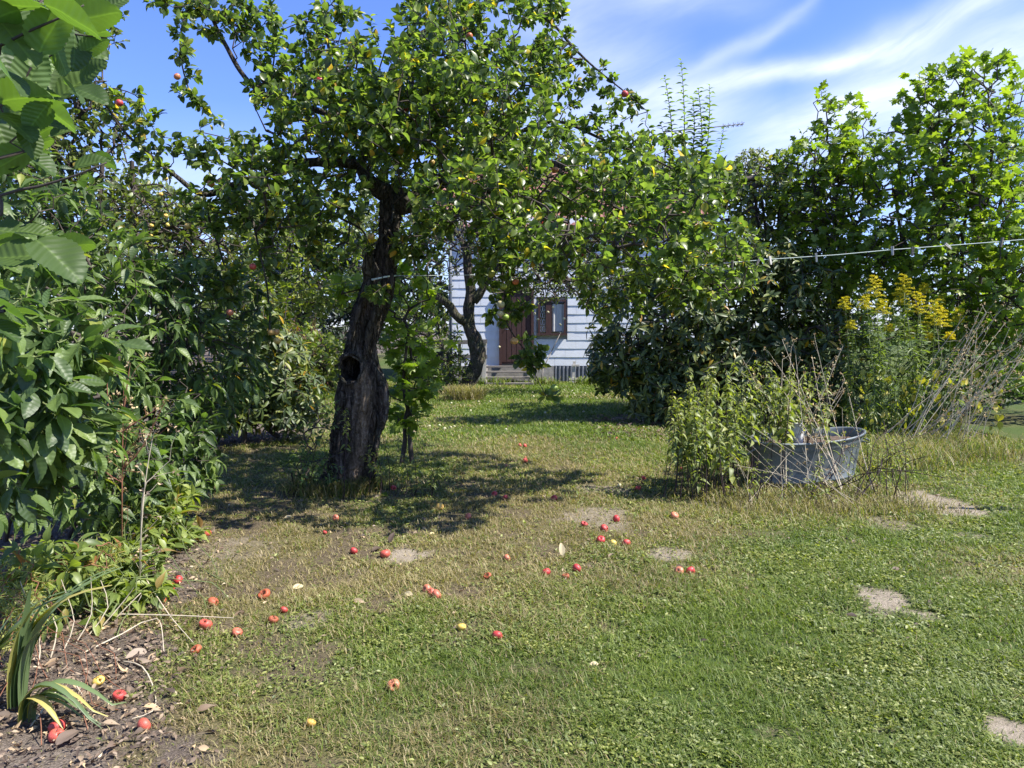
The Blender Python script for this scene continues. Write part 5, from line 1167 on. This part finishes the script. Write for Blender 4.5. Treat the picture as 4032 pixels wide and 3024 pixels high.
b4 = empty('birch_tree', (P(1820, 1400, 27.)[0], 27., 0), 'pale birch trunk standing behind the house, seen through the apple crown', 'tree'); b = Buf(); q = px([(1822, 1500, 27.), (1822, 1000, 27.), (1820, 700, 27.), (1822, 400, 27.), (1818, 150, 27.), (1800, -150, 27.)]); b.tube(q, [.2, .18, .165, .15, .12, .05], 14, .4, True, .06); b.build('trunk', M['birch_bark'], b4)
tg, _ = blob_pts([(1800, 250, 27, 130, 200, 1.2, 1), (1820, -50, 27, 130, 160, 1., 1)], 160, .4); g4 = grow(smooth(q[2:], np.ones(4), .5)[0], tg, .4, .1, .006, .45); tubes_obj('twigs', M['twig'], b4, [g4], 3); b = Buf(); leaves_on(b, T_SMALL, g4['A'], g4['B'], 3, .14, None, .9, 0, .4, .8, .3); b.build('crown', M['birch_leaf'], b4)


def conifer(u, v0, d, H, rad, lab):
    base = np.array((P(u, 1400, d)[0], d, 0.)); root = empty('conifer_tree', base, lab, 'tree', 'dark conifers beyond the garden'); b = Buf(); b.tube([base, base + (0, 0, H)], [.22, .03], 9); b.build('trunk', M['bark_limb'], root)
    b = Buf(); sg = Buf(); A, B = [], []
    for k in range(int(H * 14)):
        z = .6 + (H - .7) * (k / (H * 14)); r = rad * (1 - z / H) ** .8 * ru(.7, 1.1) + .1; a = ru(0, 6.28); s0 = base + (0, 0, z); e = s0 + np.array((math.cos(a) * r, math.sin(a) * r, -.25 * r + ru(-.1, .2)))
        for j in range(6): A.append(s0 + (e - s0) * (.15 + .14 * j)); B.append(s0 + (e - s0) * (.15 + .14 * (j + 1)))
    A = np.array(A); B = np.array(B); sg.segs(A, B, .02, .015, 3); sg.build('branches', M['bark_limb'], root); leaves_on(b, T_LANCE, A, B, 9, .28, None, .8, -.1, .7, .5, .25); b.build('crown', M['conifer'], root)


conifer(1215, 800, 33, 7.5, 2.3, 'dark conifer in the gap left of the old apple trunk'); conifer(1060, 800, 36, 8.5, 2.6, 'dark conifer farthest left behind the apple tree'); conifer(1400, 800, 38, 7., 2.4, 'dark conifer just behind the old trunk')
# far hedge closing the horizon
bush('hedge', 'long distant hedge closing the garden behind the house and trees', 'hedge', (0, 40, 0), [(u, 1230, 40, 240, 150, 1.2, 1) for u in range(-700, 5000, 260)], 2600, 'spray', T_SMALL, .42, 'far_leaf', per=4, stems=10, rt=.01, seg=1.2, root_r=3., flat=.9, lean=1.)
stalks('astilbe_plumes', 'rusty brown dried flower plumes above the yellow green shrub', 'plant', arcs(12, lambda i: P(1150 + 22 * i, 1500, 18.3) * np.array([1, 1, 0]), lambda i: P([1150, 1160, 1165, 1240, 1235, 1245, 1250, 1158, 1150, 1170, 1242, 1225][i] + ru(-12, 12), ru(1260, 1310), 18.3), .5, 0), 'stem_red', T_SMALL, 'dead', True, r=.010)

# ------------------------------------------------------------------ left side planting
bush('fruit_tree', 'tall small-leaved fruit tree with yellow fruit rising behind the left hedge', 'tree', (P(420, 1500, 8.6)[0], 8.6, 0),
     [(120, 350, 8.2, 230, 300, .9, 2.4), (180, 80, 7.6, 220, 150, .6, 1.2), (60, 550, 7.2, 160, 200, .6, 1.1), (300, 620, 8.4, 230, 230, .9, 1.6), (120, 750, 8.2, 250, 250, .9, 1.5), (560, 830, 8.6, 230, 120, .8, 1.3), (760, 920, 8.8, 200, 150, .8, 1.2), (330, 230, 8.3, 90, 170, .4, .45), (380, 60, 8.3, 100, 120, .4, .35), (420, 450, 8.4, 100, 120, .4, .5), (500, 1000, 8.4, 300, 150, .8, 1.1), (900, 1010, 9., 130, 130, .6, .6)],
     3000, 'spray', T_APPLE, .068, 'far_leaf', per=4, stems=3, rt=.0028, seg=.18, parts=('trunk', 'crown'), power=.42)
ft = bpy.data.objects['fruit_tree']
for (a, c) in [(285, 1010), (565, 1380), (1052, 1270), (1035, 1090), (1085, 1168), (985, 1543), (1095, 1470), (1085, 1410), (990, 1475)]:
    place_fruit('fruit_yellow', P(a / 1.66, c / 1.66, 7.9), .045, ft, name='fruit')
bush('elder_shrub', 'broad mass of shrub with drooping pointed leaves forming the left hedge', 'shrub', (-3.7, 6.1, 0),
     [(520, 1250, 6.0, 330, 240, .8, 2.), (300, 1050, 5.6, 300, 230, .8, 1.6), (780, 1180, 6.6, 230, 180, .7, 1.3), (850, 1450, 6.6, 200, 220, .6, 1.2), (600, 1600, 5.9, 260, 230, .7, 1.6), (250, 1450, 5.0, 250, 300, .8, 1.7), (150, 800, 5.2, 220, 180, .6, .9), (720, 1820, 5.9, 150, 140, .4, .7), (420, 1850, 4.9, 230, 220, .6, 1.3), (150, 1800, 4.3, 220, 260, .6, 1.4)],
     2500, 'spray', T_OVAL, .105, 'shrub_leaf', per=4, stems=12, rt=.0016, stem_mat='twig', power=.3, droop=.5, up=.1, flat=.45, root_r=.8, lean=.5, rmax=.02)
bush('rhododendron', 'glossy rhododendron at the far end of the left hedge', 'shrub', (-3.9, 10.4, 0),
     [(1050, 1450, 10.3, 170, 200, .8, 1.5), (1180, 1560, 10.2, 120, 120, .6, .9), (900, 1560, 9.8, 180, 150, .8, 1.2), (980, 1290, 10.3, 190, 150, .8, 1.2), (800, 1600, 9.2, 150, 130, .7, .9), (1100, 1650, 10., 170, 50, .5, .5)], 900, 'whorl', T_LANCE, .125, 'rhodo_leaf', stems=6, rt=.003, power=.22, nleaf=8, tilt=.15, seg=.3, root_r=.6, lean=.8)
bush('broadleaf_shrub', 'near shrub with large ribbed leaves leaning in from the left', 'shrub', (-2.75, 3.0, 0),
     [(120, 1330, 3.0, 190, 200, .35, 1.), (300, 1420, 3.1, 150, 130, .3, .7), (100, 1600, 2.9, 190, 180, .35, 1.), (280, 1720, 3.2, 170, 160, .3, .7), (40, 1880, 2.9, 120, 150, .3, .5), (80, 1080, 3.2, 170, 130, .3, .6)], 330, 'spray', T_BROAD, .115, 'shrub_leaf', per=3, stems=6, rt=.0022, droop=.55, up=.0, flat=.4, root_r=.25, lean=.4, stem_mat='stem_green', rmax=.008)
bush('herb_patch', 'bright low leafy plants spilling over the soil bed at left', 'plant', (-2.1, 4.1, 0),
     [(560, 2060, 5.0, 160, 110, .3, 1.), (620, 1960, 5.2, 120, 90, .3, .6), (420, 2250, 4.3, 200, 110, .3, 1.), (560, 2350, 4.1, 120, 70, .2, .7), (300, 2420, 3.8, 200, 90, .3, .9), (700, 2110, 5.1, 90, 50, .2, .3), (180, 2250, 3.7, 170, 160, .3, .8)], 700, 'spray', T_OVAL, .085, 'herb_leaf', per=4, stems=14, rt=.0016, stem_mat='stem_green', droop=.2, up=.3, flat=.35, root_r=.5, lean=.5, zmin=.03, rmax=.003)
bush('cranesbill', 'feathery herb with fine leaves and reddish tips in the lower left corner', 'plant', (-1.9, 2.9, 0),
     [(60, 2420, 3.3, 120, 140, .2, 1.), (330, 2190, 3.9, 200, 60, .2, .7), (60, 2300, 3.3, 100, 120, .2, .5), (-40, 2620, 3.1, 90, 120, .2, .5)], 260, 'spray', T_NARROW, .035, 'nettle_leaf', per=9, stems=12, rt=.0012, stem_mat='stem_red', root_r=.3, lean=.3, zmin=.02, flat=.7, rmax=.002)


def iris(lab, c, n, hgt, seed, fallen=False):
    random.seed(seed); root = empty('iris_plant', c, lab, 'plant', 'irises at the bed edge'); lb = Buf()
    for i in range(n):
        a = ru(-.5, .9) if not fallen else ru(-.5, .3); L_ = hgt * ru(.6, 1.1); lean = ru(.1, .65) if not fallen else ru(.7, 1.2); wd = ru(.014, .021); tw = ru(-.4, .4); m_ = 12; V = np.zeros((m_, 3, 3)); ddir = np.array((math.cos(a), math.sin(a), 0)); sd = np.array((-math.sin(a + tw), math.cos(a + tw), .0)); kink = ru(.5, .9)
        for k in range(m_):
            s_ = k / (m_ - 1); p0 = np.array(c) + np.array((ru(-.0, .0) + .012 * (i % 5 - 2), .012 * (i % 3 - 1), 0.)); bend = lean * s_ ** 1.6
            pz = L_ * s_ * math.cos(min(1.5, bend * (1.1 if not fallen else 1.5))); ph = L_ * s_ * math.sin(min(1.5, bend * 1.1)) + .02 * s_; q = p0 + ddir * ph + np.array((0, 0, max(.01, pz + .01))); wv = wd * (1 - s_ ** 3) * (.7 + .6 * math.sin(min(s_ * 3, 1.57)))
            V[k, 0] = q - sd * wv; V[k, 1] = q + np.array((0, 0, .004)) ; V[k, 2] = q + sd * wv
        lc = np.zeros((m_ * 3, 3)); lc[:, 0] = np.repeat(np.linspace(0, 1, m_), 3); lc[:, 1] = .1; lc[:, 2] = random.random() * (.6 if not fallen else 1) if i % 5 else .85
        lb.grid(V, False, False, lc)
    lb.build('leaf_blades', M['sword_leaf'], root); random.seed(seed + 50)


iris('large grey green iris fan at the edge of the soil bed', G(70, 2790) , 15, .58, 3); iris('small iris tuft half cut off at the lower left corner', G(-60, 2760), 9, .5, 4); iris('collapsed iris with yellowing leaves lying on the soil', G(110, 2850), 7, .36, 5, True)
random.seed(99)


def hazel():
    root = empty('hazel_shrub', (-1.75, 1.05, 0), 'near hazel shrub whose big ribbed leaves hang in at the upper left corner', 'shrub'); sb, lb = Buf(), Buf()
    trunk = np.array([(-1.75, 1.05, 0), (-1.7, 1.08, .8), (-1.6, 1.1, 1.5), (-1.5, 1.12, 2.2), (-1.4, 1.15, 2.8)]); sb.tube(trunk, [.02, .018, .015, .012, .008], 8, .08)
    twigs = [([(-200, 900), (0, 770), (150, 735), (300, 690), (420, 640)], 1.12), ([(-250, 300), (0, 180), (120, 120), (260, 60), (330, 20)], 1.1), ([(-200, 200), (0, 260), (150, 250), (260, 170)], 1.25), ([(-200, 1050), (0, 1000), (160, 985), (290, 960)], 1.15), ([(-200, 500), (0, 420), (90, 330), (160, 180)], 1.2), ([(-200, 1250), (-40, 1230), (40, 1190)], 1.0), ([(60, -150), (130, 40), (220, 120), (420, 150)], 1.3), ([(-100, 650), (40, 560), (130, 480)], 1.15)]
    for tw, d in twigs:
        q = np.array([P(u, v, d) for u, v in tw]); k = np.argmin(np.abs(trunk[:, 2] - q[0][2])); q = np.vstack([[np.array((-1.62, 1.1, max(.3, q[0][2] - .1)))], q]); sb.tube(q, np.linspace(.0035, .0012, len(q)), 6, .03)
    LV = [(70, 20, 250, 10, 1.1), (250, 40, 260, -15, 1.05), (330, 60, 210, 30, 1.15), (30, 110, 250, -40, 1.1), (190, 150, 230, 60, 1.12), (300, 170, 170, -80, 1.3), (120, 300, 190, 80, 1.2), (60, 380, 230, 20, 1.1), (10, 250, 280, -30, 1.05), (230, 210, 150, -60, 1.3), (30, 270, 200, -70, 1.2), (155, 390, 150, -80, 1.15), (60, 470, 210, -25, 1.1), (190, 480, 130, 0, 1.2),
          (150, 440, 150, 215, 1.1), (200, 430, 180, -25, 1.12), (10, 540, 190, -70, 1.2), (110, 540, 130, -65, 1.1), (290, 350, 130, -30, 1.2), (340, 360, 160, -10, 1.25), (380, 130, 120, 15, 1.3), (100, 1000, 240, 170, 1.12), (210, 985, 260, -30, 1.1), (90, 960, 160, 160, 1.15), (270, 960, 150, 20, 1.2), (0, 1200, 200, -20, 1.0), (-20, 1270, 190, -15, 1.0), (60, 620, 200, 200, 1.2), (20, 60, 200, 200, 1.1), (420, 20, 130, 40, 1.4), (0, 900, 180, 10, 1.2), (330, 640, 140, 30, 1.3), (400, 620, 100, -20, 1.35)]
    LV += [(ru(-40, 400) * (1 - k / 60), ru(-60, 620), ru(110, 190), ru(-90, 60), ru(1.25, 1.6)) for k in range(46)] + [(ru(-60, 160), ru(900, 1300), ru(110, 200), ru(-60, 40), ru(1.1, 1.5)) for k in range(12)]
    for (u, v, L_, ang, d) in LV:
        A = P(u - math.cos(R(ang)) * L_ * .3, v + math.sin(R(ang)) * L_ * .3, d); a = R(ang); X = np.array([[math.cos(a), .35 * ru(-1, 1), math.sin(a) - .1]]); vw = norm(np.array(A) - np.array((0, 0, EYE)))
        Z = -vw * ru(-.9, .9) + np.array((ru(-.3, .3), 0, .75)); L_m = L_ * .92 * d / F_; lb.scatter(T_HAZEL, A[None], X, Z[None], L_m, np.array([random.random()]))
    sb.build('stems', M['twig'], root); lb.build('foliage', M['hazel_leaf'], root)


hazel()
# dry flower stems in the left bed
stalks('dead_stalks', 'reddish brown dry flower stem with branching seed heads before the left hedge', 'dead plant', [[G(480, 2250), P(480, 2000, 4.4), P(482, 1800, 4.4), P(487, 1530, 4.4)], [P(482, 1850, 4.4), P(560, 1760, 4.4), P(640, 1600, 4.4)], [P(482, 1800, 4.4), P(430, 1640, 4.4), P(420, 1420, 4.4)], [P(482, 1700, 4.4), P(540, 1660, 4.4), P(650, 1590, 4.4)], [P(484, 1640, 4.4), P(500, 1520, 4.4), P(510, 1450, 4.4)], [P(480, 1900, 4.4), P(400, 1850, 4.4), P(340, 1780, 4.4)]], 'stem_red', T_SMALL, 'straw', True, r=.004)
stalks('dead_stalks', 'two straight pale stalks rising from the front of the soil bed', 'dead plant', [[G(550, 2320), P(552, 2150, 4.0), P(572, 1900, 4.0), P(602, 1715, 4.0)], [G(555, 2310), P(560, 1960, 4.), P(600, 1880, 4.), P(668, 1815, 4.)]], 'stem_pale', T_SMALL, 'dead', True, r=.0035)
stalks('dead_stalks', 'broken bleached stalks lying on the soil bed', 'dead plant', [[G(120, 2860), G(265, 2725) + (0, 0, .05), G(330, 2745)], [G(330, 2570), G(480, 2520) + (0, 0, .03), G(620, 2480) + (0, 0, .06), G(650, 2610)], [G(480, 2455) + (0, 0, .05), G(700, 2460) + (0, 0, .05), G(920, 2455) + (0, 0, .03)], [G(460, 2600), G(560, 2650) + (0, 0, .03), G(610, 2730), G(600, 2810) + (0, 0, .01), G(520, 2830)], [G(550, 2300) + (0, 0, .1), G(660, 2440) + (0, 0, .04), G(760, 2545) + (0, 0, .02)], [G(40, 2300) + (0, 0, .1), G(180, 2420), G(240, 2350) + (0, 0, .2)]], 'stem_pale', r=.0032)
stalks('dead_stalks', 'cut pale stubs and leaning stems among the lower left herbs', 'dead plant', [[G(150 + 50 * i, 2620 - 30 * i), G(160 + 52 * i, 2600 - 30 * i) + (0.02 * i, 0, .12), P(120 + 70 * i + ru(-60, 60), 2320 + ru(-60, 60), 3.3 + .1 * i)] for i in range(7)], 'stem_pale', r=.003)

# ------------------------------------------------------------------ fallen apples, one by one
D = 1.8228
FALL = [(850, 1056, 'fruit_red', 'e', .055, 'pecked red apple lying just right of the old trunk'), (725, 1123, 'fruit_red', 'w', .052, 'dull red apple in the tree shade left of the yellow one'), (702, 1152, 'fruit_red', 'w', .034, 'very small red apple in the shade below the old trunk'),
        (764, 1192, 'fruit_red', 'w', .052, 'red apple left of the sandy patch below the trunk'), (832, 1201, 'fruit_red', 'w', .068, 'large deep red apple on the sandy patch below the trunk'), (950, 1100, 'fruit_yellow', 'w', .072, 'large yellow apple with red flush in the shade right of the trunk'),
        (1068, 1070, 'fruit_red', 'w', .056, 'left red apple of a pair in mid lawn'), (1091, 1078, 'fruit_red', 'e', .055, 'right red apple of the mid lawn pair, bitten on top'), (1012, 1121, 'fruit_red', 'w', .055, 'red apple with a dead leaf leaning on it'),
        (1123, 961, 'fruit_red', 'w', .050, 'left of the two farthest red apples side by side'), (1134, 962, 'fruit_red', 'w', .052, 'right of the two farthest red apples side by side'), (1094, 1003, 'fruit_red', 'w', .045, 'small red apple alone at the far edge of the tree shadow'),
        (1134, 993, 'fruit_red', 'w', .060, 'red apple in front of a smaller one on dry grass'), (1135, 986, 'fruit_rot', 'w', .042, 'small dark apple touching the back of a larger red one'), (1197, 1079, 'fruit_red', 'w', .062, 'plump red apple alone on the lawn centre'),
        (1378, 1054, 'fruit_red', 'e', .060, 'red apple with dark bite left of the nettles'), (1390, 1032, 'fruit_red', 'w', .048, 'small red apple beside a pale leaf near the nettles'), (1332, 946, 'fruit_red', 'w', .052, 'red apple at the edge of the rhododendron shade'), (1338, 1047, 'fruit_pale', 'w', .044, 'single whitish apple on the lawn before the nettles'),
        (1457, 1116, 'fruit_red', 'w', .066, 'red apple nearest the front of the nettle clump'), (1262, 1136, 'fruit_red', 'e', .056, 'red apple with brown hole at the left of the bare patch'), (1305, 1145, 'fruit_red', 'e', .060, 'red apple with a dark top below the bare patch'),
        (1331, 1124, 'fruit_red', 'w', .060, 'red apple lying on the central bare soil patch'), (1298, 1169, 'fruit_red', 'w', .060, 'dark red apple left of the small yellow apple'), (1324, 1176, 'fruit_yellow', 'w', .050, 'small yellow apple between two red ones'), (1353, 1176, 'fruit_red', 'w', .058, 'red apple right of the small yellow apple'),
        (1095, 1206, 'fruit_red', 'w', .050, 'red apple alone at the edge of bright green grass'), (1053, 1247, 'fruit_rot', 's', .050, 'brown rotten apple below the yellow leaf'), (1180, 1238, 'fruit_red', 'e', .054, 'pecked red apple left of the brown hollow one'), (1246, 1231, 'fruit_red', 'w', .058, 'round pinkish red apple right of the brown hollow one'),
        (1222, 1247, 'fruit_rot', 's', .045, 'hollow brown apple shell between two red apples'), (1467, 1238, 'fruit_red', 'w', .056, 'left apple of the pair below the right bare patch'), (1492, 1238, 'fruit_red', 'w', .056, 'right apple of the pair below the right bare patch'),
        (922, 1275, 'fruit_red', 'w', .052, 'rear apple in the row of three touching apples'), (931, 1281, 'fruit_red', 'w', .046, 'small middle apple in the row of three touching apples'), (943, 1289, 'fruit_red', 'w', .060, 'largest front apple in the row of three touching apples'),
        (997, 1357, 'fruit_yellow', 'e', .046, 'half eaten yellow apple in bright green grass'), (1074, 1377, 'fruit_red', 'w', .052, 'red apple half sunk in the bright green grass'), (850, 1487, 'fruit_red', 'e', .056, 'glossy red apple nearest the camera in the lawn'), (672, 1567, 'fruit_yellow', 's', .038, 'shrivelled cream apple core near the bottom of the lawn'),
        (448, 1154, 'fruit_red', 'w', .060, 'pink red apple at the tip of the low leafy plants'), (365, 1271, 'fruit_red', 'e', .066, 'orange red apple with dark hole beside the herbs'), (385, 1256, 'fruit_red', 'w', .056, 'faded red apple behind a curled brown leaf'), (327, 1275, 'fruit_red', 'w', .045, 'red apple mostly hidden under the herbs'), (348, 1298, 'fruit_red', 'w', .056, 'pale red apple crossed by a dry stalk under the herbs'),
        (460, 1303, 'fruit_rot', 'e', .060, 'mushy orange brown apple on the dry lawn edge'), (571, 1288, 'fruit_rot', 's', .070, 'large hollowed apple shell open at the top on the left lawn'), (613, 1318, 'fruit_red', 'w', .042, 'red apple behind a green weed rosette'), (590, 1340, 'fruit_rot', 's', .052, 'flat brown apple shell below the green weed rosette'),
        (444, 1351, 'fruit_red', 'e', .066, 'bright orange red apple lying under a thin stalk'), (512, 1365, 'fruit_red', 'w', .052, 'red apple sunk in a grass tuft on the left'), (424, 1404, 'fruit_rot', 's', .050, 'small orange apple ring at the end of a dry stalk'), (213, 1474, 'fruit_yellow', 'e', .050, 'yellow brown rotting apple on the soil bed'),
        (258, 1505, 'fruit_red', 's', .052, 'red apple eaten hollow among dead leaves'), (311, 1569, 'fruit_red', 'w', .052, 'orange red apple alone at the bottom left of the lawn'), (124, 1572, 'fruit_red', 'w', .060, 'blotchy orange apple resting on another by the iris'), (122, 1592, 'fruit_red', 'e', .055, 'lower of two orange apples by the fallen iris leaves'),
        (1473, 1014, 'fruit_red', 'w', .05, 'small red apple half hidden in the nettles left of the tub')]
form = {'w': '', 'e': '/eaten', 's': '/shell'}
for u, v, kd, fm, s_, lab in FALL:
    s_ *= 1.04; c = G(u * D, v * D + 6); c[2] = float(gz(np.array([c[0]]), np.array([c[1]]))[0]) + s_ * .33; rot = None if fm == 'w' else (ru(-.6, .6), ru(-.5, .5), ru(-1.4, 1.2))
    o = place_fruit(kd + form[fm], c, s_, None, rot, 'fallen_apple', ru(.82, .95)); tag(o, lab, 'apple', 'fallen apples on the near lawn')
for a, c in [(1467, 1275), (1547, 1283), (1561, 1308), (1572, 1328), (1668, 1306), (1681, 1276), (1790, 1268), (1768, 1340), (1778, 1354), (1128, 1300), (1178, 1300), (1187, 1335), (675, 1385), (782, 1384), (420, 1398), (148, 1478), (310, 1610), (414, 1628), (447, 1622), (357, 1640), (850, 1566), (1296, 1490), (1895, 1325), (1655, 1483), (214, 1616), (600, 1470), (980, 1420), (700, 1620), (930, 1650), (1080, 1520), (1420, 1400), (1500, 1560)]:
    q = G(1600 + a / 2.37, 1000 + c / 2.37 + 2); q[2] = .024
    tag(place_fruit('fruit_pale', q, .048, None, None, 'fallen_apple'), 'small pale apple on the shaded far lawn in front of the house', 'apple', 'pale apples scattered on the far lawn')
# single fallen leaves
LEAFS = [(92 / 1.843 + 1100, 1700 + 1142 / 1.843, .95, .075, 'pale yellow leaf curled on the lawn at left'), (970 / 1.843 + 1100, 1700 + 1203 / 1.843, .95, .06, 'cream leaf lying just left of the three touching apples'), (90 / 1.843 + 1100, 1700 + 632 / 1.843, .9, .06, 'pale grey green leaf in the shade left of the trunk'), (1215 * D, 1207 * D, .93, .09, 'upright yellow leaf standing in the grass above two red apples'), (1293 * D, 1440 * D, .98, .045, 'small white leaf on the bright front lawn'),
         (735 / 1.843 + 1100, 1700 + 855 / 1.843, .1, .09, 'dark brown curled leaf above the large red apple'), (797 / 1.843 + 1100, 1700 + 828 / 1.843, .2, .08, 'brown leaf standing on edge above the sandy patch'), (745 / 1.843 + 1100, 1700 + 470 / 1.843, .5, .09, 'flat green leaf near the pecked apple by the trunk'), (1095 / 1.843 + 1100, 1700 + 765 / 1.843, .97, .05, 'whitish leaf in the shade below the yellow apple'), (2900 + 660 / 1.03, 2100 + 150 / 1.03, .3, .07, 'brown leaf above the right bare patch'),
         (940 / 1.62, 2000 + 925 / 1.62, .8, .10, 'orange tan curled leaf on the soil bed'), (260 / 1.62 + 60, 2000 + 1540 / 1.62, .45, .12, 'large grey withered leaf at the lower left corner')]
for u, v, cc_, s_, lab in LEAFS:
    b = Buf(); c = G(u, v); c[2] = float(gz(c[0:1], c[1:2])[0]) + .018; up_ = 'upright' in lab or 'on edge' in lab; X = np.array([[ru(-1, 1), ru(-1, 1), .1 if not up_ else 2.]]); Z = np.array([[0, -.6 if not up_ else -1., 1.]])
    b.scatter(T_BROAD, c[None], X, Z + .2 * rng.normal(size=(1, 3)), s_, np.array([cc_])); mt = 'straw' if cc_ > .85 else ('maple_leaf' if cc_ == .5 else 'dead'); tag(b.build('fallen_leaf', M[mt]), lab, 'leaf', 'single fallen leaves')
